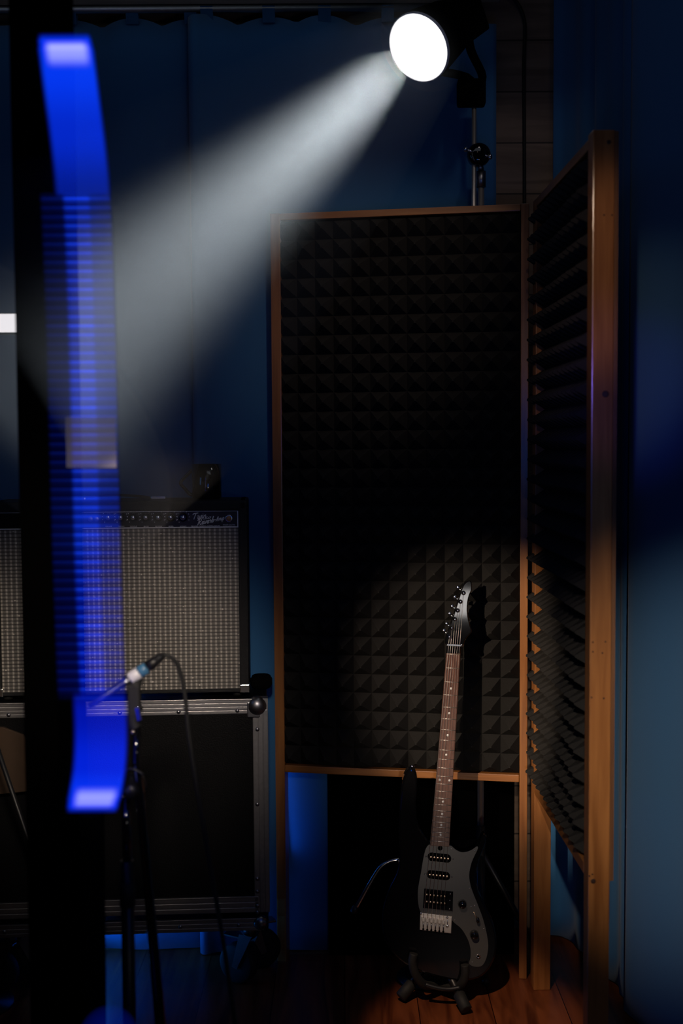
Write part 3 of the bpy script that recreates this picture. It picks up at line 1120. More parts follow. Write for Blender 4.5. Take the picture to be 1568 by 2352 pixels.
# its boom stand
st = thing('light_stand', 'chrome boom stand rising behind the foam panel below the spotlight', 'light stand', (STX, 3.205, 0))
jz = U(1098, 358, 3.2).z
MB().tube([(STX - 0.001, 3.19, jz - 0.55), (STX, 3.19, foot.z - 0.012)], 0.0062, 14).build('boom', 'satin', st, True)
x2 = U(1104, 1020, 3.205).x
MB().tube([(x2, 3.205, 0.30), (x2, 3.205, jz - 0.075)], 0.0085, 16).build('pole', 'satin', st, True)
MB().tube([(x2, 3.205, jz - 0.082), (x2, 3.205, jz - 0.04)], [0.0125, 0.0125], 16).tube([(x2, 3.205, jz - 0.04), (x2 - 0.003, 3.2, jz - 0.02)], 0.008, 12).build('collar', 'steel', st, True)
jx = U(1099, 358, 3.19).x
kn = MB().lathe((jx, 3.205, jz), (0, -1, 0), [(0, 0.028), (0.004, 0.031), (0.022, 0.031), (0.03, 0.027), (0.034, 0.015), (0.035, 0)], 32).build('swivel_disc', 'gloss', st, True)
for px, py in ((1069, 343), (1125, 360)):
    q = U(px, py, 3.17)
    MB().ball(q, 0.0065, 1, 1, 1.2, 12).tube([q, Vector((jx, 3.18, jz))], 0.003, 8).build('wing_bolt', 'chrome', kn, True)
MB().tube([(x2, 3.205, 0.02), (x2, 3.205, 0.40)], 0.013, 16).build('lower_pole', 'black', st, True)
for k in range(3):
    a = math.radians(150 + 120 * k)
    e = Vector((x2 + math.cos(a) * 0.20, 3.215 + math.sin(a) * (0.13 if math.sin(a) < 0 else 0.06), 0.012))
    MB().tube([(x2, 3.205, 0.33), e], 0.008, 12).ball(e, 0.012, 1, 1, 1, 10).build('leg', 'black', st, True)

# ------------------------------------------------------------------ guitar
BR = U(999, 2101, 2.985)
NU = U(1041, 1501, 3.045)
gv = (NU - BR).normalized()
gu = Vector((1, 0, 0))
gu = (gu - gv * gu.dot(gv)).normalized()
gn = gu.cross(gv).normalized()          # toward the camera


def G(px, py, w=0.0):
    r = ray(px, py)
    o = BR + gn * w
    t = (o - CAM).dot(gn) / r.dot(gn)
    return CAM + r * t


gbase = G(1010, 2262, -0.02)
gt = thing('electric_guitar', 'black electric guitar with grey pickguard standing against the foam panel', 'guitar', gbase)


def plate(outline, w1, w0, bevel=0.0, smooth=True, k=4):
    pts = spline2(outline, k) if smooth else outline
    f = [G(x, y, w1) for x, y in pts]
    # sides run straight back along the normal
    b = [p - gn * (w1 - w0) for p in f]
    return MB().prism(f, b, bevel)


BODY = [(1030, 1936), (1036, 1942), (1048, 1954), (1065, 1959), (1084, 1955), (1098, 1943), (1106, 1924), (1112, 1916), (1117, 1922), (1115, 1940),
        (1103, 1970), (1094, 2005), (1097, 2040), (1115, 2080), (1133, 2120), (1141, 2165), (1133, 2210), (1105, 2244), (1060, 2254), (1010, 2246), (963, 2232),
        (915, 2205), (884, 2160), (878, 2100), (893, 2045), (912, 2005), (918, 1965), (915, 1915), (916, 1860), (922, 1805), (932, 1774), (946, 1766), (957, 1778),
        (958, 1815), (956, 1855), (962, 1895), (978, 1922), (990, 1932)]
plate(BODY, -0.002, -0.044, 0.006).build('body', 'gloss', gt, True)
GUARD = [(1032.6, 1942), (1039, 1945), (1049, 1953), (1063, 1957.5), (1081, 1953), (1095, 1944), (1097, 1950), (1089, 1967), (1082.5, 1983), (1077.5, 2008), (1080, 2031), (1087, 2053), (1096, 2075),
         (1111, 2117), (1120.5, 2163), (1119, 2192), (1110, 2215), (1098, 2221), (1084, 2219), (1077, 2213), (1080, 2200), (1080, 2179), (1073, 2156), (1059.5, 2134), (1042, 2119), (1030, 2108),
         (985, 2104), (964, 2092), (959, 2050), (967, 2000), (972, 1970), (978, 1948), (988, 1939), (1000, 1940)]
plate(GUARD, 0.0005, -0.0019, 0.0006).build('pickguard', 'guard', gt, True)
# neck
def axis_px(y):
    return 1041 + (y - 1501) * (-42 / 600.0)
def nw(y):
    return 16.0 + (y - 1501) / 444.0 * 5.5
nk = plate([(axis_px(1476) - 15.5, 1476), (axis_px(1476) + 17, 1476), (axis_px(1950) + 21, 1946), (axis_px(1950) - 21, 1943)], 0.002, -0.020, 0.005, False)
nk.build('neck', 'gloss', gt, True)
ft = 1501; fe = 1944
fb = plate([(axis_px(ft) - 16, ft - 0.8), (axis_px(ft) + 16, ft + 0.6), (axis_px(fe) + 21.3, fe + 1.2), (axis_px(fe) - 21, fe - 1.5)], 0.0080, 0.0021, 0.0012, False).build('fretboard', 'rosewood', gt, True)
for n in range(0, 23):
    y = 1501 + 600 * (1 - 2 ** (-n / 12))
    if n == 0:
        y = 1503
    w = nw(y) - 0.8
    a = G(axis_px(y) - w, y - w * 0.055, 0.0082)
    b = G(axis_px(y) + w, y + w * 0.055, 0.0082)
    MB().tube([a, b], 0.0011, 8).build('fret', 'satin', fb, True)
def mid(n):
    return (1501 + 600 * (1 - 2 ** (-(n - 1) / 12)) + 1501 + 600 * (1 - 2 ** (-n / 12))) / 2
for n in (3, 5, 7, 9, 12, 15, 17, 19, 21):
    y = mid(n)
    for dx in ((-11, 11) if n == 12 else (0,)):
        c = G(axis_px(y) + dx, y + dx * 0.05, 0.0079)
        MB().lathe(c, gn, [(0, 0.0031), (0.0004, 0.0031), (0.0004, 0)], 16).build('inlay_dot', 'pearl', fb, True)
# headstock
HEAD = [(1026, 1483), (1023, 1463), (1029, 1447), (1033, 1436), (1046, 1396), (1056, 1363), (1062, 1346), (1070, 1336), (1078, 1333.5), (1083, 1338), (1083.5, 1355), (1079, 1366), (1075.5, 1380),
        (1074, 1402), (1077, 1425), (1083.5, 1450), (1078, 1458), (1068, 1470), (1062, 1483)]
hs = plate(HEAD, 0.004, -0.010, 0.003, True, 3).build('headstock', 'gloss', gt, True)
posts = [(1064, 1362), (1057, 1382), (1050.5, 1402), (1044, 1422), (1037, 1442), (1031, 1462)]
knobs = [(1052, 1350), (1045, 1372), (1038.5, 1393), (1033, 1410), (1026, 1433), (1020, 1449)]
for (px, py), (qx, qy) in zip(posts, knobs):
    c = G(px, py, 0.004)
    tn = MB().lathe(c, gn, [(0, 0.0058), (0.003, 0.0058), (0.004, 0.004), (0.012, 0.0036), (0.0145, 0.0042), (0.0155, 0.003), (0.0157, 0)], 18).ball(c + gn * 0.0135, 0.0048, 1, 1, 1, 16).build('tuner', 'chrome', hs, True)
    k = G(qx, qy, -0.012)
    c2 = G(px, py, -0.012)
    MB().tube([c2, k], 0.0022, 8).ball(k, 0.0058, 1, 0.6, 1.1, 14).build('tuner_button', 'chrome', tn, True)
# locking nut clamp
MB().prism([G(x, y, 0.013) for x, y in ((1026, 1478.5), (1063, 1480.5), (1062.5, 1485.5), (1025.5, 1483.5))],
           [G(x, y, 0.004) for x, y in ((1026, 1478.5), (1063, 1480.5), (1062.5, 1485.5), (1025.5, 1483.5))], 0.001).ball(G(1060.5, 1482, 0.011), 0.0042, 1, 1, 1, 12).build('string_retainer', 'chrome', gt, True)
# pickups
def pickup_single(cx, cy):
    o = []
    hw, hh, sl = 27, 9.5, 0.10
    for k in range(24):
        a = 2 * PI * k / 24
        x = hw * max(-1, min(1, 1.28 * math.cos(a)))
        x = (hw - hh) * (1 if math.cos(a) > 0 else -1) + hh * math.cos(a)
        y = hh * math.sin(a)
        o.append((cx + x, cy + y + x * sl))
    p = plate(o, 0.0055, 0.0006, 0.0012, False).build('single_coil_pickup', 'matt', gt, True)
    for k in range(6):
        x = -19.5 + 7.9 * k
        MB().lathe(G(cx + x, cy + x * sl, 0.0055), gn, [(0, 0.0026), (0.0006, 0.0026), (0.0008, 0.0022), (0.0008, 0)], 14).build('pole_piece', 'pole', p, True)
    for s in (-1, 1):
        MB().lathe(G(cx + s * 31, cy + s * 31 * sl, 0.0006), gn, [(0, 0.002), (0.0012, 0.0015), (0.0014, 0)], 10).build('screw', 'steel', p, True)
pickup_single(1009, 1970.5)
pickup_single(1006.5, 2011)
rg = [(974, 2041.5), (1040.5, 2048.5), (1039, 2093), (971, 2085.5)]
hb = plate(rg, 0.0055, 0.0006, 0.001, False).build('humbucker_pickup', 'gloss', gt, True)
for cy in (2056.5, 2072.5):
    o = [(979, cy - 7.5), (1027, cy - 2.8), (1026, cy + 9), (978, cy + 4)]
    co = plate(o, 0.0085, 0.0056, 0.001, False).build('coil', 'matt', hb, True)
    for k in range(6):
        x = -23.0 + 8.2 * k
        MB().lathe(G(1003 + x, cy + 0.6 + x * 0.1, 0.0085), gn, [(0, 0.0024), (0.0006, 0.0024), (0.0009, 0.002), (0.0009, 0)], 14).build('pole_piece', 'pole', co, True)
for px, py in ((1034, 2053), (1033, 2068), (1032, 2088)):
    MB().lathe(G(px, py, 0.0056), gn, [(0, 0.0022), (0.0012, 0.0016), (0.0014, 0)], 10).build('screw', 'steel', hb, True)
# bridge
bp_ = [(964.5, 2096), (1038, 2105.5), (1036, 2144.5), (963.5, 2136)]
bg = plate(bp_, 0.0045, -0.001, 0.0015, False).build('bridge', 'satin', gt, True)
for k in range(6):
    x0 = 968.5 + k * 9.2
    yb = 2107 + k * 1.2
    sd = plate([(x0, yb), (x0 + 7.4, yb + 1), (x0 + 7.2, yb + 11), (x0 - .2, yb + 10)], 0.0125, 0.0046, 0.0012, False)
    sdo = sd.build('saddle', 'satin', bg, True)
    a = G(x0 + 3.6, yb + 12, 0.0085); b = G(x0 + 3.2, yb + 24, 0.0075)
    MB().tube([a, b], 0.0016, 8).build('saddle_screw', 'steel', bg, True)
    MB().lathe(G(x0 + 3.2, yb + 27, 0.0046), gn, [(0, 0.0028), (0.0003, 0.0028), (0.0003, 0)], 12).build('string_hole', 'matt', bg, True)
    # string
    top = posts[5 - k]
    nx_ = axis_px(1503) - 12.8 + k * 5.1
    s3 = [G(top[0] + 1, top[1], 0.012), G(axis_px(1482) - 12.6 + k * 5.1, 1482, 0.0120), G(nx_, 1502, 0.0108), G(x0 + 3.7, yb + 2, 0.0138)]
    MB().tube(s3, 0.00055 if k < 3 else 0.00032, 6).build('string', 'satin', gt, True)
MB().ball(G(1026.5, 2127, 0.006), 0.0038, 1, 1, 1, 12).tube([G(1026.5, 2127, 0.004), G(1028, 2110, 0.0045)], 0.0015, 6).build('tremolo_socket', 'chrome', bg, True)
for px, py in ((966.5, 2098), (1026.5, 2107)):
    MB().lathe(G(px, py, 0.0045), gn, [(0, 0.0035), (0.002, 0.003), (0.0022, 0)], 12).build('pivot_post', 'chrome', bg, True)
# controls
for px, py, nm in ((1059, 2073, 'volume_knob'), (1086.5, 2143, 'tone_knob')):
    MB().lathe(G(px + 2, py + 3, 0.0005), gn, [(0, 0.0120), (0.008, 0.0105), (0.013, 0.0095), (0.015, 0.007), (0.016, 0)], 28).build(nm, 'gloss', gt, True)
MB().tube([G(1087, 2094, 0.0008), G(1095, 2110, 0.0008)], 0.0014, 6).build('switch_slot', 'pole', gt, True)
MB().ball(G(1097, 2114, 0.010), 0.0058, 0.8, 1.0, 1.3, 14).tube([G(1098, 2116, 0.0), G(1097, 2114, 0.010)], 0.002, 8).build('selector_switch', 'gloss', gt, True)
jk = MB().lathe(G(1098, 2196, 0.0005), gn, [(0, 0.0062), (0.002, 0.0062), (0.002, 0.0036), (0.0008, 0.0036)], 6).build('jack_socket', 'nickel', gt, True)
MB().lathe(G(1098, 2196, 0.0008), gn, [(0, 0.0036), (0.0006, 0.0036), (0.0006, 0)], 14).build('jack_hole', 'matt', jk, True)
MB().lathe(G(1010.5, 1948, 0.0006), gn, [(0, 0.0062), (0.0005, 0.0062), (0.0006, 0)], 18).build('truss_rod_slot', 'matt', gt, True)
for px, py in ((1036, 1949), (1090, 1954), (1078, 2040), (1082, 2083), (1044, 2113), (1111, 2133), (1084, 2210), (1090, 2080)):
    MB().lathe(G(px, py, 0.0006), gn, [(0, 0.0016), (0.0006, 0.0013), (0.0007, 0)], 10).build('screw', 'nickel', gt, True)
bt = G(946, 1768, -0.022)
MB().lathe(bt, gv, [(0, 0.004), (0.006, 0.004), (0.008, 0.0068), (0.011, 0.0068), (0.0125, 0.004), (0.0125, 0)], 16).build('strap_button', 'chrome', gt, True)

# ------------------------------------------------------------------ guitar stand
sb = U(1000, 2300, 2.98)
gs = thing('guitar_stand', 'low black guitar stand with rubber feet holding the guitar', 'guitar stand', (G(1005, 2262).x, 3.03, 0))
hubp = G(1008, 2262, -0.055)
yl = [G(950, 2190, 0.016), G(947, 2212, 0.016), G(955, 2240, 0.010), G(975, 2262, -0.01), hubp]
yr = [G(1067, 2216, 0.016), G(1068, 2236, 0.016), G(1062, 2256, 0.010), G(1045, 2268, -0.01), hubp]
MB().tube(spline(yl, 5), 0.011, 14).build('yoke_arm', 'rubber', gs, True)
MB().tube(spline(yr, 5), 0.011, 14).build('yoke_arm', 'rubber', gs, True)
MB().tube(spline([G(977, 2261, 0.018), G(1000, 2268, 0.020), G(1030, 2272, 0.020), G(1056, 2268, 0.018)], 5), 0.006, 12).build('cross_bar', 'black', gs, True)
MB().tube([hubp, Vector((hubp.x + 0.0, 3.075, 0.30))], 0.012, 14).build('upright', 'black', gs, True)
for px, py, Y in ((919, 2299, 2.985), (1071, 2331, 2.915)):
    f = U(px, py, Y)
    f.z = max(f.z, 0.0165)
    d = (Vector((hubp.x, 3.05, 0.11)) - f).normalized()
    lg = MB().tube([f + d * 0.02, Vector((hubp.x, 3.05, 0.11))], 0.010, 14).build('leg', 'black', gs, True)
    MB().lathe(f, d, [(0, 0.011), (0.002, 0.0155), (0.045, 0.0155), (0.048, 0.012)], 24).build('rubber_foot', 'rubber', lg, True)
f = Vector((hubp.x + 0.03, 3.20, 0.014))
lg = MB().tube([f, Vector((hubp.x, 3.06, 0.14))], 0.010, 14).build('leg', 'black', gs, True)

# added black blocker that keeps the curtain behind the guitar dark
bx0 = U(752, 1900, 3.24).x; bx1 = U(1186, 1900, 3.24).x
fcx = thing('dark_blocker', 'added black blocker hiding the lit curtain under the foam panel, behind the guitar', 'blocker', ((bx0 + bx1) / 2, 3.287, 0))
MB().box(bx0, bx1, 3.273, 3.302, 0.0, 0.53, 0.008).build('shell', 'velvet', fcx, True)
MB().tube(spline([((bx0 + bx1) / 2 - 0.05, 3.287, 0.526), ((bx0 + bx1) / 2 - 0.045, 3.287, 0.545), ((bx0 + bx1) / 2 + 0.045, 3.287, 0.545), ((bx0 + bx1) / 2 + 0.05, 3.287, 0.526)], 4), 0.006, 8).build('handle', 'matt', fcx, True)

# low gooseneck stand behind the guitar
gb = U(975, 2200, 3.12)
gk = thing('gooseneck_stand', 'low black stand with a bent shiny tube left of the guitar body', 'stand', (gb.x, 3.13, 0))
pts = [Vector((gb.x, 3.13, 0.02)), Vector((gb.x, 3.13, 0.30)), U(962, 1990, 3.12), U(945, 1975, 3.11), U(918, 1974, 3.10), U(893, 1979, 3.10), U(874, 1992, 3.10), U(858, 2015, 3.10), U(836, 2053, 3.10), U(816, 2088, 3.10)]
MB().tube(spline(pts, 6), 0.0058, 12).build('gooseneck', 'chrome', gk, True)
e = U(814, 2090, 3.10)
MB().lathe(e, (U(800, 2112, 3.10) - e), [(-0.012, 0.007), (-0.01, 0.0105), (0.006, 0.0105), (0.01, 0.007)], 16).build('end_clip', 'black', gk, True)
MB().tube(spline([U(912, 2110, 3.10), U(916, 2145, 3.10), U(914, 2168, 3.10), U(905, 2172, 3.10)], 5), 0.005, 10).tube([U(912, 2110, 3.10), Vector((gb.x, 3.13, 0.24))], 0.005, 10).build('hook', 'gloss', gk, True)
MB().lathe((gb.x, 3.13, 0), (0, 0, 1), [(0, 0.075), (0.008, 0.075), (0.014, 0.05), (0.022, 0.014), (0.03, 0.010)], 32).build('base', 'black', gk, True)

# ------------------------------------------------------------------ microphone on its stand
MY = 2.10
mcl = U(312, 1625, MY)
ms = thing('microphone_stand', 'black boom microphone stand in front of the flight case', 'microphone stand', (U(287, 2000, MY).x, MY + 0.02, 0))
px_ = U(287, 2000, MY).x
zj = U(302, 1812, MY).z
low = MB().tube([(px_, MY + 0.02, 0.06), (px_, MY + 0.02, U(288, 1985, MY).z)], 0.0125, 16).build('lower_tube', 'black', ms, True)
MB().tube([(px_, MY + 0.02, U(288, 2090, MY).z), (px_, MY + 0.02, U(288, 1985, MY).z - 0.04)], 0.0145, 16).build('grip', 'rubber', low, True)
MB().tube([(px_, MY + 0.02, U(288, 1995, MY).z), (px_, MY + 0.02, zj - 0.02)], 0.0085, 14).build('upper_tube', 'gloss', ms, True)
b0 = U(313, 1668, MY); b1 = U(322, 1830, MY); b2 = U(368, 2352, MY) ; b3 = U(388, 2560, MY)
bo = MB().tube([b0, U(312, 1745, MY), b1, b2, b3], [0.0075, 0.0075, 0.0085, 0.0105, 0.0105], 14).build('boom', 'gloss', ms, True)
jn = MB().lathe((U(303, 1812, MY).x, MY + 0.035, zj), (0, -1, 0), [(0, 0.018), (0.004, 0.022), (0.024, 0.022), (0.028, 0.017), (0.05, 0.015), (0.056, 0.010), (0.057, 0)], 24).build('clamp_knob', 'black', ms, True)
MB().tube(spline([U(270, 1798, MY - .02), U(283, 1772, MY - .02), U(305, 1766, MY - .02), U(330, 1780, MY - .02)], 5), 0.0022, 8).build('cable_clip', 'black', ms, True)
# clip
cl = MB()
cl.tube(spline([U(312, 1672, MY), U(306, 1655, MY), U(309, 1635, MY), U(318, 1620, MY)], 4), [0.011] * 13, 12)
cl.box(-0.011, 0.011, -0.011, 0.011, -0.03, 0.03, 0.004, T=Matrix.Translation(U(309, 1608, MY)))
cl.tube([U(308, 1590, MY), U(312, 1560, MY)], [0.010, 0.013], 12)
clip = cl.build('mic_clip', 'rubber', ms, True)
MB().box(-0.004, 0.004, -0.002, 0.002, -0.012, 0.012, 0.001, T=Matrix.Translation(U(318, 1640, MY - 0.013)) @ Matrix.Rotation(-0.2, 4, 'Y')).build('clip_bracket', 'chrome', clip, True)
MB().ball(U(305, 1681, MY - 0.010), 0.004, 1, 1, 1, 10).build('thread', 'pole', clip, True)
for k in range(3):
    a = math.radians(80 + 120 * k)
    e = Vector((px_ + math.cos(a) * 0.26, MY + 0.02 + math.sin(a) * 0.26, 0.012))
    MB().tube([(px_, MY + 0.02, 0.10), e], 0.009, 12).ball(e, 0.012, 1, 1, 1, 10).build('leg', 'black', ms, True)

# microphone
m0 = U(205, 1622, MY - 0.02); m1 = U(337, 1533, MY); m2 = U(374, 1505, MY + 0.01)
md = (m1 - m0).normalized()
L1 = (m1 - m0).length
mic = thing('microphone', 'slim pencil microphone with white and blue bands clipped to the stand', 'microphone', m0 + (m1 - m0) * 0.6)
MB().lathe(m0, md, [(0, 0.003), (0.002, 0.0055), (L1 * .35, 0.0065), (L1 * .60, 0.0075), (L1 * .74, 0.0105), (L1 * .74, 0)], 24).build('body', 'steel', mic, True)
MB().lathe(m0 + md * (L1 * .70), md, [(0, 0.0095), (0.004, 0.0112), (0.018, 0.0112), (0.020, 0.0105)], 24).build('white_band', 'white', mic, True)
MB().lathe(m0 + md * (L1 * .70 + 0.0205), md, [(0, 0.0105), (0.001, 0.0112), (L1 * .30 - 0.024, 0.0112), (L1 * .30 - 0.0205, 0.010)], 24).build('blue_band', 'blueband', mic, True)
L2 = (m2 - m1).length
cbm = thing('microphone_cable', 'black cable with plug arching from the microphone to the floor', 'cable', U(545, 2400, 2.15))
d2 = (m2 - m1).normalized()
MB().lathe(m1 + d2 * 0.001, d2, [(0, 0.0098), (L2 * .5, 0.0098), (L2 * .55, 0.0085), (L2 * .8, 0.0078), (L2, 0.0050)], 24).build('plug', 'black', cbm, True)
cpts = [m2, U(388, 1507, MY + .01), U(405, 1523, MY + .015), U(418, 1560, MY + .02), U(426, 1610, MY + .02), U(433, 1680, MY + .02), U(446, 1770, MY + .02), U(464, 1880, MY + .02), U(490, 2030, MY + .02), U(512, 2160, MY + .02), U(540, 2352, MY + .02), U(560, 2500, MY + .02), U(575, 2650, MY + .03)]
lastp = cpts[-1]
cpts += [Vector((lastp.x + 0.02, lastp.y, 0.08)), Vector((lastp.x + 0.06, lastp.y - 0.03, 0.006)), Vector((lastp.x + 0.2, lastp.y - 0.3, 0.006))]
MB().tube(spline(cpts, 6), 0.0042, 10).build('lead', 'rubber', cbm, True)

# ------------------------------------------------------------------ blue streak of light, built as a glowing blade
TY = 2.02
TS = TY / FPX
tube_pts = [(148, 84), (152, 120), (166, 230), (180, 340), (190, 450), (199, 650), (206, 900), (212, 1150), (219, 1380), (226, 1560), (231, 1680), (228, 1760), (219, 1820), (212, 1858)]
sp2 = spline([(a, b, 0) for a, b in tube_pts], 6)
def tube_c(y):
    for a, b in zip(sp2, sp2[1:]):
        if a.y <= y <= b.y:
            t = (y - a.y) / max(1e-6, b.y - a.y)
            return a.x + (b.x - a.x) * t
    return sp2[0].x if y < sp2[0].y else sp2[-1].x
tl = thing('streak_blade', 'tall curved blade with a blue streak of light painted as its glow, beside the black post at the left', 'glow', (U(213, 1880, TY).x, TY, 0))
YT, YB_ = 76, 1868
HL, HR = 100, 64          # half widths in pixels at its distance, left and right of its bright line
def lin(c):
    return [((v / 255 + .055) / 1.055) ** 2.4 if v > 10 else v / 255 / 12.92 for v in c]


def blade_mat(name, gain):  # colours of the blue streak painted along the blade as emission
    m = bpy.data.materials.new(name)
    m.use_nodes = True
    nt = m.node_tree
    nt.nodes.clear()
    N = nt.nodes.new
    out = N('ShaderNodeOutputMaterial')
    uv = N('ShaderNodeUVMap')
    uv.uv_map = 'along'
    sp = N('ShaderNodeSeparateXYZ')
    nt.links.new(uv.outputs[0], sp.inputs[0])

    def ramp(src, stops, colour=False):
        r = N('ShaderNodeValToRGB')
        cr = r.color_ramp
        cr.elements.remove(cr.elements[1])
        cr.elements[0].position = 0.0
        for i, (p, c) in enumerate(stops):
            el = cr.elements[0] if i == 0 else cr.elements.new(p)
            el.color = (*c, 1) if colour else (c, c, c, 1)
        cr.elements[0].position = stops[0][0]
        cr.interpolation = 'EASE'
        nt.links.new(src, r.inputs[0])
        return r.outputs[0]

    def mth(op, a, b=None, v=None):
        n = N('ShaderNodeMath')
        n.operation = op
        nt.links.new(a, n.inputs[0])
        if b is not None:
            nt.links.new(b, n.inputs[1])
        if v is not None:
            n.inputs[1].default_value = v
        return n.outputs[0]
    H = YB_ - YT
    pos = lambda y: (y - YT) / H
    main = ramp(sp.outputs[1], [(pos(76), lin((0, 4, 60))), (pos(92), lin((4, 50, 245))), (pos(160), lin((4, 56, 240))), (pos(300), lin((4, 40, 200))), (pos(448), lin((4, 26, 140))), (pos(470), lin((2, 12, 98))),
                                (pos(800), lin((4, 20, 112))), (pos(930), lin((6, 30, 135))), (pos(1000), lin((2, 10, 90))), (pos(1240), lin((5, 26, 130))),
                                (pos(1300), lin((2, 12, 105))), (pos(1590), lin((2, 12, 130))), (pos(1640), lin((2, 20, 170))), (pos(1760), lin((3, 34, 215))),
                                (pos(1815), lin((6, 50, 240))), (pos(1853), lin((4, 46, 245))), (pos(1868), lin((0, 5, 60)))], True)
    hot = ramp(sp.outputs[1], [(pos(92), 0.0), (pos(106), 1.0), (pos(122), 0.7), (pos(158), 0.0), (pos(1806), 0.0), (pos(1832), 0.75), (pos(1846), 0.6), (pos(1858), 0.0)])
    bump_ = ramp(sp.outputs[0], [(0.28, 0.0), (0.42, 1.0), (0.82, 1.0), (0.96, 0.0)])
    midmask = ramp(sp.outputs[1], [(pos(440), 0), (pos(452), 1), (pos(1585), 1), (pos(1612), 0)])
    fr = mth('FRACT', mth('MULTIPLY', sp.outputs[1], v=H / 20.9))
    line = ramp(fr, [(0.0, 0.0), (0.08, 1.0), (0.20, 0.35), (0.5, 0.06), (0.9, 0.0)])
    nz = N('ShaderNodeTexNoise')
    nz.noise_dimensions = '1D'
    nz.inputs['Scale'].default_value = 36
    nt.links.new(sp.outputs[1], nz.inputs['W'])
    line = mth('MULTIPLY', mth('MULTIPLY', line, midmask), mth('ADD', nz.outputs['Fac'], v=0.35))
    lc = N('ShaderNodeMixRGB')
    lc.blend_type = 'ADD'
    nt.links.new(line, lc.inputs[0])
    nt.links.new(main, lc.inputs[1])
    lc.inputs[2].default_value = (*lin((20, 66, 250)), 1)
    # across: dim clear margin on the left, bright band, clearer margin on the right
    a0 = HL / (HL + HR)
    ends = ramp(sp.outputs[0], [(0.0, 0.0), (0.20, 0.0), (0.30, 1.0), (0.93, 1.0), (1.0, 0.1)])
    mids = ramp(sp.outputs[0], [(0.0, 0.0), (0.06, 0.10), (0.30, 0.12), (0.38, 0.9), (0.66, 1.0), (0.72, 0.45), (0.95, 0.35), (1.0, 0.0)])
    mx = N('ShaderNodeMixRGB')
    nt.links.new(midmask, mx.inputs[0])
    nt.links.new(ends, mx.inputs[1])
    nt.links.new(mids, mx.inputs[2])
    fin = N('ShaderNodeMixRGB')
    fin.blend_type = 'MULTIPLY'
    fin.inputs[0].default_value = 1.0
    nt.links.new(lc.outputs[0], fin.inputs[1])
    nt.links.new(mx.outputs[0], fin.inputs[2])
    hm = N('ShaderNodeMixRGB')
    hm.blend_type = 'ADD'
    nt.links.new(mth('MULTIPLY', hot, bump_), hm.inputs[0])
    nt.links.new(fin.outputs[0], hm.inputs[1])
    hm.inputs[2].default_value = (0.42, 0.42, 0.5, 1)
    fin = hm
    e = N('ShaderNodeEmission')
    nt.links.new(fin.outputs[0], e.inputs[0])
    e.inputs[1].default_value = gain
    t = N('ShaderNodeBsdfTransparent')
    t.inputs[0].default_value = (0.88, 0.88, 0.9, 1)
    ad = N('ShaderNodeAddShader')
    nt.links.new(e.outputs[0], ad.inputs[0])
    nt.links.new(t.outputs[0], ad.inputs[1])
    nt.links.new(ad.outputs[0], out.inputs['Surface'])
    return m


MT['blade'] = blade_mat('blue_streak_glow', 0.53)
TH = 0.006
def blade(name, c_of, y0, y1, hl, hr, n, parent, m_):
    bb = bmesh.new()
    uvl = bb.loops.layers.uv.new('along')
    rows = []
    for i in range(n + 1):
        y = y0 + (y1 - y0) * i / n
        rnd_ = 6 * max(0, 1 - min(i, n - i) / 2.0)
        c = U(c_of(y), y, TY)
        vs_ = []
        for d in (0, TH):
            for s_, h_ in ((-1, hl), (1, hr)):
                v = bb.verts.new(c + Vector((s_ * (h_ - rnd_) * TS, d, 0)))
                vs_.append((v, 0 if s_ < 0 else 1))
        rows.append((vs_, i / n))
    def face(L):
        f = bb.faces.new([v for v, _, _ in L])
        for lp, (_, u_, v_) in zip(f.loops, L):
            lp[uvl].uv = (u_, v_)
    for (A_, ta), (B_, tb) in zip(rows, rows[1:]):
        for p, q in ((0, 1), (1, 3), (3, 2), (2, 0)):
            face([(A_[p][0], A_[p][1], ta), (A_[q][0], A_[q][1], ta), (B_[q][0], B_[q][1], tb), (B_[p][0], B_[p][1], tb)])
    for R_ in (rows[0], rows[-1]):
        face([(R_[0][k][0], R_[0][k][1], R_[1]) for k in (0, 1, 3, 2)])
    bmesh.ops.recalc_face_normals(bb, faces=bb.faces[:])
    bmesh.ops.transform(bb, matrix=ROOTM[parent.name].inverted(), verts=bb.verts)
    me = bpy.data.meshes.new(name)
    bb.to_mesh(me)
    bb.free()
    me.materials.append(m_)
    o = bpy.data.objects.new(name, me)
    C.objects.link(o)
    o.parent = parent
    ROOTM[o.name] = ROOTM[parent.name]
    return o


glass = blade('glowing_blade', tube_c, YT, YB_, HL, HR, 90, tl, MT['blade'])
# pale see-through patch that paints a reflection over the blade
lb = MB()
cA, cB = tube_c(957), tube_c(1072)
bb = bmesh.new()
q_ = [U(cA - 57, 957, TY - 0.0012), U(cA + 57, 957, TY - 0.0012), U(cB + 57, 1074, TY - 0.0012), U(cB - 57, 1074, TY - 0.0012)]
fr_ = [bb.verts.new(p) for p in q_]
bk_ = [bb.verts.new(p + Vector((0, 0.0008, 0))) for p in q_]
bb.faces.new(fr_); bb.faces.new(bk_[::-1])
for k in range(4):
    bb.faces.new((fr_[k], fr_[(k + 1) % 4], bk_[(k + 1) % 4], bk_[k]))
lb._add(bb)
MT['reflection_patch'], nt_, b_ = mat('painted_reflection')
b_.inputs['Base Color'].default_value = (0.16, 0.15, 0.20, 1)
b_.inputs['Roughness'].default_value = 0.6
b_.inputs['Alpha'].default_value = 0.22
lb.build('label', 'reflection_patch', glass, True)  # this part carries the painted reflection
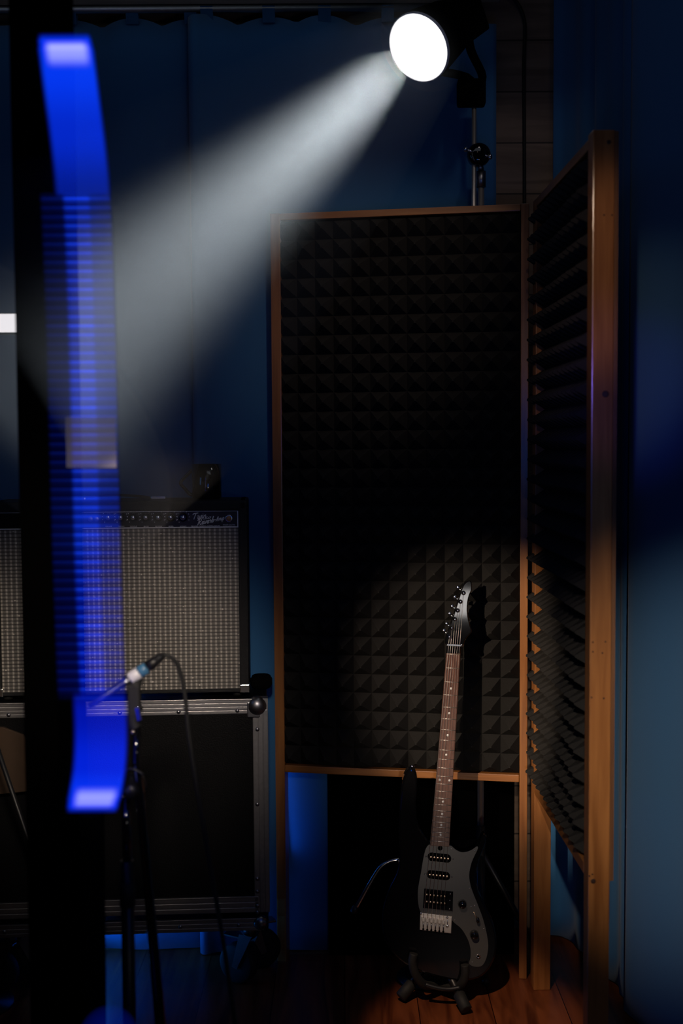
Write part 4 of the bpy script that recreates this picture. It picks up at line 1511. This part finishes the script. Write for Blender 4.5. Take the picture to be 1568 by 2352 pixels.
# black mast that carries the tube
mz = U(212, 1872, TY).z
mast = MB().tube([(U(200, 1880, TY).x, TY + 0.01, 0.03), (U(208, 1880, TY).x, TY + 0.01, mz)], 0.022, 18).build('mast', 'matt', tl, True)
MB().lathe((U(200, 1880, TY).x, TY + 0.01, 0), (0, 0, 1), [(0, 0.13), (0.012, 0.13), (0.03, 0.03), (0.04, 0.022)], 32).build('base', 'matt', tl, True)
MT['lowglow'] = glow_volume('dim_blue_glow', (0.0, 0.03, 1.0), 0.9)
MB().ball(U(250, 2395, TY - 0.06), 0.045, 1.2, 1, 1.4, 32).build('blue_glow_blob', 'lowglow', tl, True)  # blurred blue glow low in the frame, added as a glowing ball

# defocused white reflection at the left edge, built as a glowing box
wl = U(5, 742, 2.6)
wt = thing('white_glow_box', 'small white reflection at the left edge beside the black post, built as a glowing box', 'glow', (U(95, 742, 2.6).x, 2.6, 0))
xa = U(-30, 742, 2.6).x; xb = U(48, 742, 2.6).x
MB().box(xa, xb, 2.585, 2.6, U(5, 764, 2.6).z, U(5, 722, 2.6).z, 0.006).build('light_face', 'whiteglow', wt, True)
MB().box(xa - 0.004, xb + 0.02, 2.601, 2.625, U(5, 768, 2.6).z, U(5, 718, 2.6).z, 0.004).tube([(xb + 0.01, 2.613, wl.z), (U(95, 742, 2.6).x, 2.613, wl.z)], 0.006, 10).build('housing', 'matt', wt, True)
MB().tube([(U(95, 742, 2.6).x, 2.613, 0.02), (U(95, 742, 2.6).x, 2.613, wl.z + 0.02)], 0.009, 12).build('pole', 'matt', wt, True)
MB().lathe((U(95, 742, 2.6).x, 2.613, 0), (0, 0, 1), [(0, 0.1), (0.01, 0.1), (0.02, 0.02), (0.03, 0.01)], 28).build('base', 'matt', wt, True)

# thin leaning rod at the far left
ra = U(-60, 1560, 2.7); rb = U(52, 1890, 2.7)
dd = (rb - ra)
rc = rb + dd * (rb.z / -dd.z)
rdm = MB().tube([ra, rc], 0.006, 12)
rdm.ball(rc, 0.009, 1, 1, 1, 10)
o = based(rdm, 'stand_rod', 'black', rc)
tag(o, 'thin grey metal rod slanting down at the far left edge', 'rod')

# ------------------------------------------------------------------ thin haze around the beam
hz_m = bpy.data.materials.new('thin_haze')
hz_m.use_nodes = True
nt = hz_m.node_tree
nt.nodes.clear()
out = nt.nodes.new('ShaderNodeOutputMaterial')
vs = nt.nodes.new('ShaderNodeVolumeScatter')
vs.inputs['Color'].default_value = (0.93, 0.97, 1.0, 1)
vs.inputs['Density'].default_value = 0.10
vs.inputs['Anisotropy'].default_value = 0.35
nt.links.new(vs.outputs[0], out.inputs['Volume'])
MT['haze'] = hz_m
BD = Vector(BEAM).normalized()
hz = MB().lathe(LC - D * 0.01, BD, [(0.0, 0.12), (0.3, 0.18), (0.8, 0.27), (1.3, 0.35), (1.5, 0.33)], 40)
hz = based(hz, 'haze', 'haze', LC)
tag(hz, 'thin smoky haze lit by the spotlight beam', 'haze', kind='stuff')
